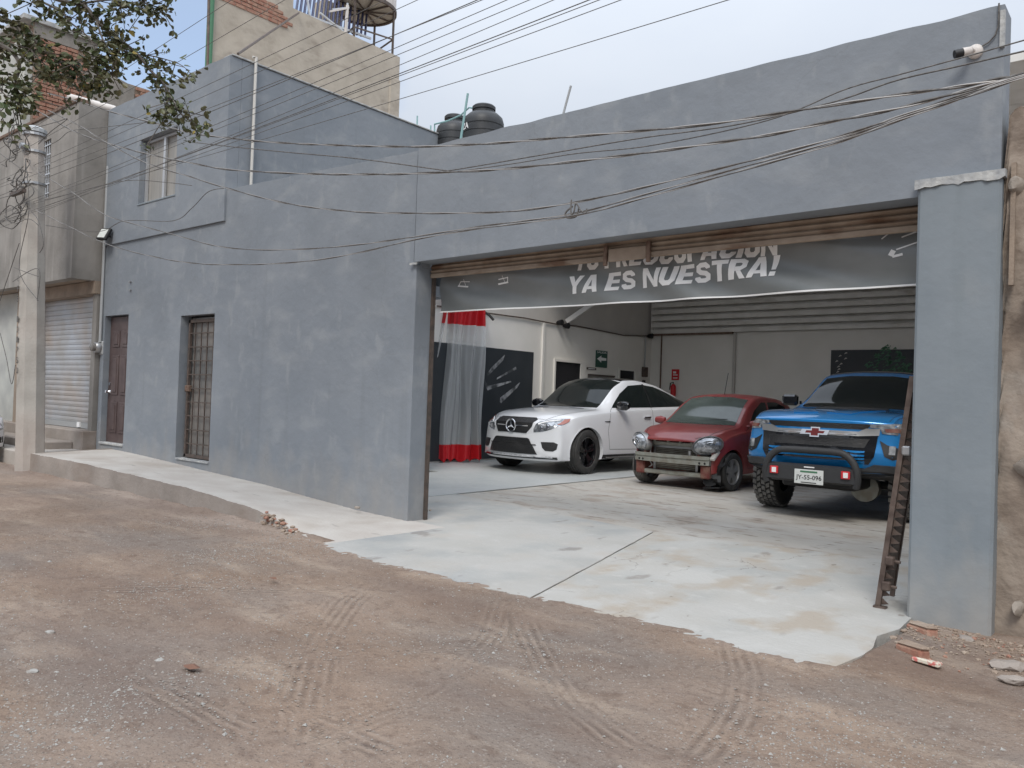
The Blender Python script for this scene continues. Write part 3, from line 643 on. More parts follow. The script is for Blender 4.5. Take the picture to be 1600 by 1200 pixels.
# ---- banner
def text_mesh(txt, size, shear=0, bold=.0, depth=0):
    cu = bpy.data.curves.new('text', 'FONT'); cu.body = txt; cu.size = size; cu.shear = shear; cu.offset = bold; cu.extrude = depth; cu.fill_mode = 'FRONT' if depth == 0 else 'BOTH'; cu.resolution_u = 3
    ob = bpy.data.objects.new('text', cu); COL.objects.link(ob)
    dg = bpy.context.evaluated_depsgraph_get(); me = bpy.data.meshes.new_from_object(ob.evaluated_get(dg)); bpy.data.objects.remove(ob)
    bm = bmesh.new(); bm.from_mesh(me); bmesh.ops.triangulate(bm, faces=bm.faces); vs = [v.co.copy() for v in bm.verts]; fs = [[v.index for v in f.verts] for f in bm.faces]; bm.free(); bpy.data.meshes.remove(me)
    x0 = min(v.x for v in vs); x1 = max(v.x for v in vs); y0 = min(v.y for v in vs); y1 = max(v.y for v in vs)
    return [((v.x-x0)/(x1-x0), (v.y-y0)/(y1-y0)) for v in vs], fs
def fine(g, maxlen=.12):
    """subdivide long triangles so that lettering follows the folds"""
    bm = bmesh.new(); vv = [bm.verts.new(v) for v in g.v]
    for f in g.f:
        try: bm.faces.new([vv[i] for i in f])
        except ValueError: pass
    for _ in range(4):
        es = [e for e in bm.edges if e.calc_length() > maxlen]
        if not es: break
        bmesh.ops.subdivide_edges(bm, edges=es, cuts=1); bmesh.ops.triangulate(bm, faces=bm.faces)
    bm.verts.index_update(); h = G(); h.add([v.co.copy() for v in bm.verts], [[v.index for v in f.verts] for f in bm.faces]); bm.free(); return h
BY = F+.38
def wavy(x, z):
    a = math.exp(-((x+3.0)/1.3)**2)+.55*math.exp(-((x+6.0)/1.2)**2)+.35
    return .030*a*math.sin((x*.85+z*2.3)*6.2+math.sin(x*1.7)*1.6)+.010*math.sin(x*1.1)+.006*math.sin(x*9+z*13)*a
bn = thing('banner', (-4.1, BY, 2.5), 'long dark vinyl banner with white lettering hanging across the opening', 'banner')
g = G(); vs = []; nxx, nzz = 150, 26; X0, X1 = -6.93, -1.50
for k, dy in enumerate((0, .004)):
    for i in range(nxx+1):
        for j in range(nzz+1):
            x = X0+(X1-X0)*i/nxx; z = 2.50+.03*i/nxx*0-.012*math.sin(math.pi*i/nxx)+.62*j/nzz
            vs.append((x, BY+wavy(x, z)+dy, z))
q = nzz+1; oo = (nxx+1)*q
fs = [(i*q+j, (i+1)*q+j, (i+1)*q+j+1, i*q+j+1) for i in range(nxx) for j in range(nzz)]; fs += [tuple(a+oo for a in f) for f in fs]
g.add(vs, fs); part(g, 'banner_cloth', 'banner', bn, smooth=True)
def strokes(P, w, closed=False):
    """mitred stroke as non-overlapping quads"""
    n = len(P); L_, R_ = [], []
    for i in range(n):
        a = Vector(P[i-1]) if (i > 0 or closed) else None; b_ = Vector(P[i]); c_ = Vector(P[(i+1) % n]) if (i < n-1 or closed) else None
        d1 = (b_-a).normalized() if a is not None else None; d2 = (c_-b_).normalized() if c_ is not None else None
        d1 = d1 if d1 is not None else d2; d2 = d2 if d2 is not None else d1
        n1 = Vector((-d1.y, d1.x)); n2 = Vector((-d2.y, d2.x)); m_ = (n1+n2).normalized(); k = w/2/max(.35, m_.dot(n1))
        L_.append(b_+m_*k); R_.append(b_-m_*k)
    rg = range(n if closed else n-1); return [(L_[i], R_[i], R_[(i+1) % n], L_[(i+1) % n]) for i in rg]
def glyph(ch):
    w = .285; a, b_, h = .12, .12, 1.0; Wd = .80; x0, x1, y0, y1 = w/2, Wd-w/2, .125, .875; v = .26
    if ch in 'OÓ0': return strokes([(x0, .27), (x0, .73), (.27, y1), (Wd-.27, y1), (x1, .73), (x1, .27), (Wd-.27, y0), (.27, y0)], v, True)+([[(.38, 1.08), (.52, 1.08), (.66, 1.24), (.48, 1.24)]] if ch == 'Ó' else []), Wd
    if ch == 'C': return strokes([(x1, .34), (x1, .27), (Wd-.27, y0), (.27, y0), (x0, .27), (x0, .73), (.27, y1), (Wd-.27, y1), (x1, .73), (x1, .66)], v), Wd
    if ch == 'U': return strokes([(x0, 1), (x0, .27), (.28, y0), (Wd-.28, y0), (x1, .27), (x1, 1)], v), Wd
    if ch == 'S': return strokes([(x1, .69), (x1-.01, .76), (Wd-.28, y1), (.27, y1), (x0, .80), (x0, .64), (.27, .53), (Wd-.27, .47), (x1, .36), (x1, .20), (Wd-.27, y0), (.27, y0), (x0+.01, .24), (x0, .31)], .225), Wd
    if ch == 'I': return [[(0, 0), (w, 0), (w, 1), (0, 1)]], w
    if ch == '!': return [[(.02, 0), (.26, 0), (.26, .22), (.02, .22)], [(.05, .31), (.23, .31), (.29, 1), (0, 1)]], .28
    if ch == 'T': return [[(0, .79), (.76, .79), (.76, 1), (0, 1)], [(.26, 0), (.50, 0), (.50, .788), (.26, .788)]], .76
    if ch == 'E': return [[(0, 0), (w, 0), (w, 1), (0, 1)]]+[[(w+.001, q), (e, q), (e, q+.20), (w+.001, q+.20)] for q, e in ((0, .72), (.40, .66), (.80, .70))], .72
    if ch == 'N': return [[(0, 0), (.22, 0), (.22, 1), (0, 1)], [(.62, 0), (.84, 0), (.84, 1), (.62, 1)], [(.221, 1), (.221, .66), (.619, 0), (.619, .34)]], .84
    if ch == 'Y': return [[(.29, 0), (.53, 0), (.53, .40), (.29, .40)], [(.29, .401), (.53, .401), (.84, 1), (.57, 1), (.41, .66), (.25, 1), (-.02, 1)]], .82
    if ch == 'A': return [[(-.02, 0), (.24, 0), (.29, .17), (.345, .34), (.43, .72), (.515, .34), (.57, .17), (.62, 0), (.88, 0), (.58, 1), (.28, 1)], [(.292, .171), (.568, .171), (.513, .339), (.347, .339)]], .86
    if ch in 'PR':
        q = [[(0, 0), (w, 0), (w, 1), (0, 1)]]+strokes([(w+.001, .89), (.52, .89), (.66, .80), (.66, .60), (.52, .50), (w+.001, .50)], .21)
        if ch == 'R': q.append([(.34, .393), (.55, .393), (.80, 0), (.53, 0)])
        return q, (.80 if ch == 'R' else .77)
    return [], .3
def btext(txt, pa, pb, hgt, name):
    l = onY(*pa, BY); r_ = onY(*pb, BY); polys = []; x = 0
    for ch in txt:
        q, w_ = glyph(ch); polys += [[(p_[0]+x, p_[1]) for p_ in f] for f in q]; x += w_+.06
    tot = x-.06
    for k, f in enumerate(polys):
        pass
    g = G(); 
    for f in polys:
        vs = []
        for (u, v) in f: u2 = u/tot; vs.append((l.x+(r_.x-l.x)*u2+v*hgt*.15, 0, l.z+(r_.z-l.z)*u2+v*hgt))
        g.add(vs, [tuple(range(len(vs)))])
    g = fine(g, .05)
    g.v = [(v[0], BY+wavy(v[0], v[2])-.005, v[2]) for v in g.v]; o = part(g, name, 'white', bn); return o
za = onY(1050, 462, BY).z
btext('YA ES NUESTRA!', (887, 460), (1212, 431), .185, 'lettering')
btext('TU PREOCUPACIÓN', (895, 423), (1213, 398), .185, 'lettering')
g = G()
def bar2(g, p, q, w, Y=None):
    a = onY(*p, BY); b_ = onY(*q, BY); d = (b_-a).normalized(); s = Vector((-d.z, 0, d.x))*w/2
    g.add([a-s, b_-s, b_+s, a+s], [(0, 1, 2, 3)])
for p_, q_, w in (((716, 447), (731, 448), .018), ((717, 447), (719, 440), .012), ((719, 440), (733, 440), .010), ((723, 436), (727, 446), .006), ((778, 444), (795, 441), .018), ((794, 441), (796, 433), .012), ((780, 437), (796, 434), .010), ((787, 431), (790, 442), .006)): bar2(g, p_, q_, w)
for p_, q_, w in (((1378, 374), (1398, 356), .012), ((1398, 357), (1418, 355), .03), ((1409, 371), (1440, 359), .012), ((1402, 391), (1440, 377), .012), ((1393, 401), (1398, 392), .04), ((1396, 402), (1412, 398), .02)): bar2(g, p_, q_, w)
g = fine(g, .08); g.v = [(v[0], BY+wavy(v[0], v[2])-.004, v[2]) for v in g.v]; part(g, 'white_marks', 'white', bn)  # thin white line marks laid over the banner folds
g = G(); vs = []
for i in range(nxx+1):
    x = X0+(X1-X0)*i/nxx; zb = 2.50-.012*math.sin(math.pi*i/nxx); vs += [(x, BY+wavy(x, zb)-.005, zb-.003), (x, BY+wavy(x, zb+.012)-.005, zb+.012)]
g.add(vs, [(2*i, 2*i+2, 2*i+3, 2*i+1) for i in range(nxx)]); part(g, 'hem', 'white', bn)

# ---- things fixed on the left inner wall (X=-12.7)
XW = -12.695
def on_left(px0, px1, name, mt, lab, cat, th=.02, zl=None, dark=None):
    a = onX(*px0, XW); b_ = onX(*px1, XW)
    y0, y1 = sorted((a.y, b_.y)); z0, z1 = sorted((a.z, b_.z))
    if zl is not None: z0 = zl
    return y0, y1, z0, z1
t = thing('wall_poster', (XW, 15, 0), 'large dark wall poster with grey diagonal brush strokes behind the white car', 'poster')
y0, y1 = 12.3, 15.93
part(G().box((XW, y0, .05), (XW+.015, y1, 2.67)), 'poster_sheet', 'poster', t)
g = G()
def stroke(g, pts):
    w = [onX(x, y, XW+.019) for x, y in pts]; g.add(w, [tuple(range(len(w)))])
for pts in ([(789, 554), (786, 563), (762, 588), (761, 584), (768, 574)], [(806, 573), (807, 577), (776, 593), (777, 590)], [(758, 594), (762, 603), (798, 595), (799, 597), (762, 610), (757, 600)], [(813, 597), (808, 606), (783, 630), (781, 628), (782, 621)]): stroke(g, pts)
part(g, 'brush_stroke', 'slash', t)
t = thing('interior_doorway', (XW, 17.4, 0), 'dark open doorway in the left garage wall above the white car bonnet', 'doorway')
part(G().box((XW, 16.85, .03), (XW+.006, 17.98, 2.5)), 'opening', 'dark', t)  # flat near-black sheet on the wall, painted for the shaded room beyond
g = G(); g.box((XW, 16.79, .02), (XW+.04, 16.85, 2.56)); g.box((XW, 17.98, .02), (XW+.04, 18.22, 2.56)); g.box((XW, 16.85, 2.5), (XW+.04, 17.98, 2.56)); part(g, 'frame', 'iwall', t)
t = thing('interior_window', (XW, 19, 0), 'long low window strip left of the wall corner', 'window')
part(G().box((XW, 18.36, 1.2), (XW+.006, 19.7, 2.2)), 'pane', 'glassd', t); part(G().box((XW, 18.36, 2.2), (XW+.03, 19.7, 2.24)), 'frame', 'barm', t)
t = thing('interior_doorway', (XW, 20.5, 0), 'second smaller dark doorway beside the wall corner', 'doorway')
part(G().box((XW, 19.95, .03), (XW+.006, 20.75, 2.42)), 'opening', 'dark', t)  # shade of the doorway painted as a thin near-black sheet
g = G(); g.box((XW, 19.88, .02), (XW+.04, 19.95, 2.48)); g.box((XW, 20.75, .02), (XW+.04, 21.1, 2.48)); g.box((XW, 19.95, 2.42), (XW+.04, 20.75, 2.48)); part(g, 'frame', 'iwall', t)
t = thing('exit_sign', (XW, 19, 2.7), 'small green arrow sign on the left garage wall', 'sign')
e0, e1 = onX(931, 547, XW), onX(948, 575, XW); y0, y1, z0, z1 = e0.y, e1.y, e1.z, e0.z
part(G().box((XW, y0, z0), (XW+.012, y1, z1)), 'board', 'green', t)
cy, czz, hw = (y0+y1)/2, (z0+z1)/2, (y1-y0)*.40
g = G(); X = XW+.015; g.add([(X, cy-hw, czz), (X, cy-hw*.1, czz+.10), (X, cy-hw*.1, czz+.045), (X, cy+hw, czz+.035), (X, cy+hw, czz-.035), (X, cy-hw*.1, czz-.045), (X, cy-hw*.1, czz-.10)], [(0, 1, 2, 3, 4, 5, 6)]); part(g, 'arrow', 'white', t)
vs, fs = text_mesh('SALIDA', 1, 0, .01)
for (a, b_) in ((z1-.075, z1-.02),):
    g = G(); g.add([(X, y0+.05+(y1-y0-.1)*u, a+(b_-a)*v) for u, v in vs], fs); part(g, 'lettering', 'white', t)
t = thing('name_plate', (XW, 18.4, 2.4), 'tiny dark plate beside the green arrow sign', 'sign'); part(G().box((XW, 18.3, 2.36), (XW+.012, 18.75, 2.42)), 'board', 'barm', t); part(G().box((XW+.012, 18.36, 2.38), (XW+.014, 18.69, 2.40)), 'print', 'white', t)
g = G(); g.tube([onX(x, y, XW+.03) for x, y in ((683, 478), (760, 489), (820, 497), (872, 507), (900, 509), (940, 517), (975, 524), (1014, 525))], .02, 6); tag(g.make('wall_cable', 'barm'), 'dark cable run along the left garage wall near the ceiling', 'cable')
g = G(); g.tube([onX(758, 488, XW+.05), onX(765, 493, XW+.4), onX(771, 500, XW+.5)], .03, 6); tag(g.make('dangling_cable', 'black'), 'short thick cable end dangling by the clear curtain', 'cable')
for px, lab in ((( 877, 504), 'small dark spotlight left of the ceiling beam foot'), ((887, 509), 'round spotlight hanging right under the ceiling beam foot'), ((1018, 525), 'small dark spotlight in the garage corner')):
    c_ = onX(*px, XW+.15); t = thing('spotlight', c_, lab, 'lamp', 'spotlights on the garage wall')
    part(G().lathe([(0, -.12), (.05, -.12), (.075, -.03), (.08, .03), (0, .035)], c_, 'X', 12), 'lamp_head', 'black', t, smooth=True); part(G().box((XW, c_.y-.02, c_.z-.02), (c_.x, c_.y+.02, c_.z+.02)), 'arm', 'black', t)
g = G(); g.box((XW, 16.25, .02), (XW+.05, 16.33, 3.45)); tag(g.make('wall_trunking', 'iwall'), 'thin white vertical trunking on the left garage wall', 'trunking')
t = thing('electrical_box', (XW, 21.4, 2.3), 'small grey electrical box with conduit by the garage corner', 'electrical box')
part(G().box((XW, 21.2, 2.28), (XW+.08, 21.45, 2.58), ch=.01), 'box', 'barm', t); part(G().tube([(XW+.03, 21.32, 2.58), (XW+.03, 21.32, 3.5)], .02), 'conduit', 'pipe', t); part(G().box((XW, 21.25, 2.0), (XW+.05, 21.36, 2.18)), 'switch', 'black', t)
# back wall things
YW = 21.715
t = thing('fire_extinguisher', (-11.9, YW, 1.9), 'red fire extinguisher hanging on the back wall under its red sign', 'fire extinguisher')
c_ = onY(1052, 604, YW-.1)
part(G().lathe([(0, -.3), (.075, -.3), (.08, -.28), (.08, 0), (.05, .06), (.02, .08), (0, .08)], c_, 'Z', 14), 'cylinder', 'redp', t, smooth=True); part(G().tube([c_+Vector((0, 0, .08)), c_+Vector((0, 0, .13)), c_+Vector((-.1, 0, .10)), c_+Vector((-.12, 0, -.1))], .015), 'hose', 'black', t)
t = thing('extinguisher_sign', (-11.9, YW, 2.3), 'small red fire extinguisher sign on the back wall', 'sign')
a, b_ = onY(1050, 577, YW), onY(1061, 594, YW); part(G().box((a.x, YW-.012, b_.z), (b_.x, YW, a.z)), 'board', 'redp', t)
g = G(); g.box((a.x+.05, YW-.016, b_.z+.14), (b_.x-.05, YW-.012, b_.z+.17)); g.box((a.x+.05, YW-.016, b_.z+.20), (b_.x-.10, YW-.012, b_.z+.26)); g.box((a.x+.05, YW-.016, b_.z+.05), (b_.x-.05, YW-.012, b_.z+.08)); part(g, 'pictogram', 'white', t)
a = onY(1147, 518, YW-.1); g = G(); g.box((a.x-.04, YW-.07, .02), (a.x+.04, YW, 3.58), ch=.01); tag(g.make('steel_column', 'iwalld'), 'pale square column on the back wall of the garage', 'column')
g = G(); a = onY(1035, 520, YW); g.tube([(a.x, YW-.03, 3.55), (a.x, YW-.03, .1)], .022); tag(g.make('drain_pipe', 'rust'), 'thin brown pipe down the back wall beside the corner', 'pipe')
t = thing('wall_banner', (-6, YW, 2.5), 'dark banner with a tree print on the back wall behind the blue pickup', 'banner')
a, b_ = onY(1299, 547, YW), onY(1440, 545, YW); part(G().box((a.x, YW-.02, 1.0), (b_.x+2, YW, 3.06)), 'cloth', 'poster', t)
g = G(); random.seed(5); c_ = onY(1388, 568, YW)
for i in range(150):
    an = random.uniform(0, 6.28); rr = random.random()**.6; x = c_.x+math.cos(an)*rr*.55; z = c_.z+.10+math.sin(an)*rr*.38-abs(math.cos(an)*rr)*.25; s = random.uniform(.02, .06)
    g.add([(x-s, YW-.024, z-s*.5), (x+s, YW-.024, z-s*.3), (x+s*.4, YW-.024, z+s*.8)], [(0, 1, 2)])
part(g, 'tree_print', 'greenm', t)['kind'] = 'stuff'
g = G()
for i in range(16):
    z = 1.9+i*.07; x = a.x+.10+random.uniform(0, .25); g.add([(x, YW-.024, z), (x+.09, YW-.024, z+.03), (x+.05, YW-.024, z+.055)], [(0, 1, 2)])
part(g, 'pale_print', 'whited', t)

# ---- clear strip curtain with red bands
ct = thing('plastic_curtain', (-12.3, 13.5, 0), 'clear plastic curtain with red bands gathered beside the left pillar', 'curtain')
clear = bpy.data.materials.new('clear_vinyl'); clear.use_nodes = True
N2 = clear.node_tree.nodes; p2 = N2['Principled BSDF']; p2.inputs['Base Color'].default_value = (.9, .92, .92, 1); p2.inputs['Roughness'].default_value = .18; p2.inputs['Alpha'].default_value = .45; p2.inputs['Specular IOR Level'].default_value = .9
M['clear'] = clear
cl = Vector((-11.65, 11.75, 0)); cr_ = onZ(753, 722, .03); cr_.z = 0; cl = onZ(652, 722, .03); cl.z = 0
cw = cr_-cl; L_ = cw.length; cd = cw/L_; cn = Vector((-cd.y, cd.x, 0))
def cfold(u, z):
    k = 1-.45*z/3.3
    return (.10*math.sin(u*26+math.sin(u*7)*2)+.03*math.sin(u*61+z))*(.35+.65*k)
def cpt(u, z):
    # gathered a little at the top
    pinch = 1-.20*(z/3.2)**2
    uu = 1-(1-u)*pinch+.02*math.sin(z*2.1+u*9)
    q = cl+cw*uu+cn*cfold(u, z); return Vector((q.x, q.y, z))
ctop = onY(715, 480, cr_.y).z+.15
def csheet(z0, z1, mt, name, u0=0, u1=1, off=0, nz=14):
    g = G(); nu = 90; vs = [cpt(u0+(u1-u0)*i/nu, z0+(z1-z0)*j/nz)+cn*off+(Vector((0, 0, .04*math.sin(i*.5))) if j == 0 and name != 'top_band' and z0 < .2 else Vector()) for i in range(nu+1) for j in range(nz+1)]
    q = nz+1; g.add(vs, [(i*q+j, (i+1)*q+j, (i+1)*q+j+1, i*q+j+1) for i in range(nu) for j in range(nz)]); return part(g, name, mt, ct, smooth=True)
zr = onY(715, 512, cr_.y).z; zl_ = .42
csheet(.07, zl_, 'redp', 'bottom_band', nz=6); csheet(zl_, zr, 'clear', 'sheet', nz=26); csheet(zr, ctop+.5, 'redp', 'top_band', nz=6)

# ---- brown folding gate leaf leaning inside the right pillar
gt = thing('gate_leaf', (-1.8, 6.8, 0), 'narrow brown steel gate leaf leaning beside the right pillar', 'gate')
gb = onZ(1372, 946, .03); gtop = onY(1426, 588, gb.y)
gd = gtop-gb; side = Vector((0.02, 1, 0)).normalized()
def gp(u, v, o=0): return gb+gd*v+side*u+Vector((1, 0, 0))*o
def gbar(p_, q_, r_, nm, n=4, mt='gatem'):
    return part(G().tube([p_, q_], r_, n), nm, mt, gt)
gbar(gp(0, 0), gp(0, 1), .026, 'stile'); gbar(gp(.34, .01), gp(.34, 1), .022, 'stile')
for v in (.06, .5, .96): gbar(gp(0, v), gp(.34, v), .016, 'rail')
g = G(); q_ = [gp(.02, .05), gp(.33, .05), gp(.33, .97), gp(.02, .97)]; g.add(q_+[v+Vector((.008, 0, 0)) for v in q_], [(0, 1, 2, 3), (7, 6, 5, 4), (0, 4, 5, 1), (1, 5, 6, 2), (2, 6, 7, 3), (3, 7, 4, 0)]); part(g, 'panel', 'gatem', gt)
g = G(); n = 26; vs = []
for i in range(n+1):
    v0 = i/n; q0 = gp(.03, v0); q1 = gp(.03, min(1, v0+.7/n)); w = .085*(.4+.6*v0)+.03
    if i < n:
        a = gp(.02, v0); b_ = gp(.02, v0+1/n); c_ = gp(.02, v0+.25/n, w); k = len(g.v)
        g.add([a, b_, c_, a+side*.012, b_+side*.012, c_+side*.012], [(0, 1, 2), (3, 5, 4), (0, 3, 4, 1), (1, 4, 5, 2), (2, 5, 3, 0)])
part(g, 'scalloped_edge', 'gatem', gt)
for v, mt in ((.20, 'gatem'), (.68, 'steel'), (.09, 'gatem')):
    c_ = gp(0, v, .05); g = G(); g.box(c_-Vector((.045, .03, .035)), c_+Vector((.02, .03, .035)), ch=.01); g.tube([c_+Vector((.02, 0, 0)), c_+Vector((.06, 0, .0))], .012); part(g, 'hinge', mt, gt)
gbar(gp(0, .93), gp(0, 1.0, .16), .012, 'hook', 6, 'steel')
part(G().box(gp(0, 0)-Vector((.03, .03, .02)), gp(0, 0)+Vector((.06, .03, .0))), 'foot_plate', 'gatem', gt)

# ---- things on the facade and the roof
t = thing('floodlight', onY(163, 366, F-.15), 'small black floodlight with white glass at the left corner of the grey wall', 'lamp')
c_ = onY(163, 366, F-.15); Rr = Matrix.Rotation(rad(-25), 3, 'X') @ Matrix.Rotation(rad(12), 3, 'Z')
part(G().box(c_-Vector((.13, .03, .12)), c_+Vector((.13, .03, .12)), ch=.012, R=Rr), 'housing', 'black', t)
part(G().box(c_-Vector((.10, .036, .09)), c_+Vector((.10, -.028, .09)), R=Rr, c=c_), 'glass', 'lampw', t)
part(G().tube([c_+Vector((0, .03, 0)), (c_.x, F+.01, c_.z-.05)], .015), 'arm', 'black', t)
g = G(); a = onY(163, 262, F-.03); b_ = onY(152, 535, F-.03); g.tube([(-15.27, F-.03, a.z), (-15.27, F-.03, b_.z)], .028, 8); tag(g.make('conduit', 'pipe', smooth=True), 'thin vertical grey conduit on the left edge of the grey building', 'conduit')
c_ = onY(153, 543, F-.05); t = thing('electricity_meter', c_, 'round electricity meter at the foot of the conduit left of the brown door', 'meter')
part(G().lathe([(.10, .05), (.105, -.04), (.09, -.06), (0, -.06)], c_, 'Y', 18), 'ring', 'steel', t, smooth=True); part(G().lathe([(.075, -.06), (.07, -.12), (.03, -.14), (0, -.14)], c_, 'Y', 18), 'dial_glass', 'glassd', t, smooth=True); part(G().box(c_-Vector((.11, -.03, .13)), c_+Vector((.11, .06, .12)), ch=.015), 'box', 'pipe', t)
# white vertical pipe on the side wall
a = onX(399, 96, -11.17); b_ = onX(394, 283, -11.17); g = G(); g.tube([(-11.17, a.y-.05, a.z+.05), (-11.15, a.y, a.z+.06), (-11.15, a.y, b_.z-.3)], .022, 8); tag(g.make('vent_pipe', 'whited'), 'thin white vertical pipe on the side wall of the upper storey', 'pipe')
# small bolts on the wall
t = thing('wall_hook', onY(202, 447, F), 'pair of small rusty anchor bolts high on the wall between the two doors', 'hook')
for py in (440, 453): c_ = onY(202, py, F-.03); part(G().tube([c_, c_+Vector((0, .04, 0))], .022, 6), 'bolt', 'steel', t)
# step line under the upper wall is real: lower wall stands 3 cm proud; small lip at its end
# CCTV camera
c_ = onY(1523, 79, F-.06); t = thing('security_camera', c_, 'white bullet security camera high on the right end of the wall', 'security camera')
part(G().lathe([(.05, .03), (.05, .01), (.042, .0), (.02, -.01), (0, -.01)], c_, 'Y', 20), 'mount_plate', 'pvc', t, smooth=True)
h0 = c_+Vector((-.005, -.0, 0)); h1 = onY(1514, 80, F-.13); h2 = onY(1496, 84, F-.17)
part(G().tube([h0, h0+Vector((-.015, -.05, 0)), h1], .016, 10), 'arm', 'pvc', t, smooth=True)
dr = (h2-h1).normalized()
part(G().tube([h1-dr*.02, h1, h2-dr*.04, h2-dr*.035], [.015, .030, .032, .032], 16), 'body', 'pvc', t, smooth=True); part(G().tube([h2-dr*.035, h2+dr*.02], .029, 16), 'lens', 'black', t, smooth=True)
g = G(); g.tube([onY(x, y, F-.045) for x, y in ((1530, 75), (1545, 66), (1555, 55), (1560, 40), (1561, 5))], .006, 5); tag(g.make('camera_cable', 'wire'), 'thin cable rising from the security camera to the top of the wall', 'cable')
# rebar stubs on the parapet
for p0, p1, r_, mt, lab in (((880, 172), (892, 134), .02, 'pipe', 'lone steel rod sticking up from the parapet right of the tanks'), ((720, 212), (731, 146), .022, 'redpost', 'pale blue pipe standing in front of the black water tanks')):
    g = G(); a = onY(*p0, F+.1); b_ = onY(*p1, F+.1); g.tube([a-Vector((0, 0, .05)), b_], r_*.6, 6); tag(g.make('roof_rod', mt), lab, 'rod')
for p0, p1, lab in (((651, 225), (652, 181), 'thin rod standing on the upper-storey side wall'), ((673, 208), (673, 196), 'short rod stub on the upper-storey side wall')):
    g = G(); a = onX(*p0, -11.3); b_ = onX(*p1, -11.3); g.tube([a, b_], .014, 6); tag(g.make('roof_rod', 'redpost'), lab, 'rod')
# black water tanks
def tank(c, R_, H, lab, txt):
    t = thing('water_tank', c, lab, 'water tank', 'black water tanks on the roof')
    k = R_; prof = [(0, 0), (k*.96, 0), (k, .04)]
    z = .06
    for i in range(6):
        prof += [(k, z), (k, z+H*.085), (k*.975, z+H*.092), (k*.975, z+H*.105)]; z += H*.11
    prof += [(k, z), (k*1.0, H*.76), (k*.93, H*.83), (k*.72, H*.89), (k*.52, H*.91)]
    part(G().lathe(prof, c, 'Z', 36), 'shell', 'tankm', t, smooth=True)
    part(G().lathe([(k*.52, H*.905), (k*.52, H*.95), (k*.57, H*.955), (k*.57, H*1.0), (k*.5, H*1.02), (0, H*1.025)], c, 'Z', 30), 'lid', 'tankm', t, smooth=True)
    if txt:
        vs, fs = text_mesh(txt, 1, 0, .02); g = G(); a0 = -2.45
        g.add([(c[0]+math.cos(a0+u*.85)*(k+.006), c[1]+math.sin(a0+u*.85)*(k+.006), c[2]+H*.62+v*H*.09) for u, v in vs], fs); part(g, 'lettering', 'white', t)
        g = G()
        for (zz, hh_) in ((.5, .06), (.38, .06)):
            vs = [(c[0]+math.cos(a0+u)*(k+.006), c[1]+math.sin(a0+u)*(k+.006), c[2]+H*zz+v) for u in (0, .1, .2, .3) for v in (0, H*hh_)]; g.add(vs, [(0, 2, 3, 1), (2, 4, 5, 3), (4, 6, 7, 5)])
        part(g, 'label_print', 'white', t)
    return t
a = onY(755, 166, 10.6); R2 = (onY(781, 190, 10.6).x-onY(730, 190, 10.6).x)/2*.93
tank((onY(755.5, 190, 10.6).x, 10.6, a.z-1.25), R2, 1.22, 'larger black plastic water tank with white print on the roof', 'EZZA')
a = onY(711, 181, 11.2); R1 = (onY(732, 195, 11.2).x-onY(688, 195, 11.2).x)/2*.9
tank((onY(710, 195, 11.2).x, 11.2, a.z-1.25), R1, 1.22, 'smaller black plastic water tank left behind the larger one', '')
g = G(); g.box((-11.15, 9.9, 4.6), (-8.8, 12.0, onY(755, 166, 10.6).z-1.27)); tag(g.make('tank_platform', 'conc'), 'concrete platform carrying the black water tanks behind the parapet', 'platform')
g = G(); g.tube([onY(x, y, 10.5) for x, y in ((679, 205), (679, 194), (700, 189), (720, 180), (733, 168), (740, 169))], .016, 6); tag(g.make('tank_pipe', 'redpost'), 'pale blue pipe linking the two black water tanks', 'pipe')

# ================================================================== NEIGHBOURS
Nb = thing('cement_building', (-18, 6.5, 0), 'unpainted cement house with an overhanging upper storey left of the grey building', 'building')
OY = 5.96; zb0 = 3.37; zt0 = 6.54
nw = (-17.75, -17.15, 4.9, 5.95)
a = onY(57, 232, OY); b_ = onY(76, 308, OY); nw = (a.x, b_.x, b_.z, onY(66, 222, OY).z)
for (x0, x1, z0, z1) in ((-24, nw[0], zb0, zt0), (nw[1], -15.35, zb0, zt0), (nw[0], nw[1], zb0, nw[2]), (nw[0], nw[1], nw[3], zt0)):
    g = G(); g.box((x0, OY, z0), (x1, OY+.18, z1)); part(g, 'wall', 'render', Nb)
g = G(); g.box((-15.53, OY+.18, zb0), (-15.35, 9.5, zt0)); o = part(g, 'side_wall', 'render', Nb)
part(G().box((-24.0, OY+.18, zb0+.01), (-15.53, 6.9, zb0+.16)), 'floor_slab', 'soffit', Nb)
part(G().box((-24, OY-.03, zt0), (-15.35, OY+.2, zt0+.07), ch=.01), 'parapet_edge', 'rust', Nb)
part(G().box((-24, OY+.2, zt0-.2), (-15.55, 9.5, zt0-.1)), 'roof_slab', 'render', Nb)
nwn = part(G().box((nw[0]-.02, OY+.12, nw[2]), (nw[1]+.02, OY+.13, nw[3])), 'window', 'glassd', Nb)
for i in range(7): x = nw[0]+(nw[1]-nw[0])*(i+.5)/7; part(G().box((x-.012, OY+.03, nw[2]), (x+.012, OY+.05, nw[3])), 'bar', 'alu', nwn)
for i in range(6): z = nw[2]+(nw[3]-nw[2])*(i+.5)/6; part(G().box((nw[0], OY+.02, z-.012), (nw[1], OY+.035, z+.012)), 'bar', 'alu', nwn)
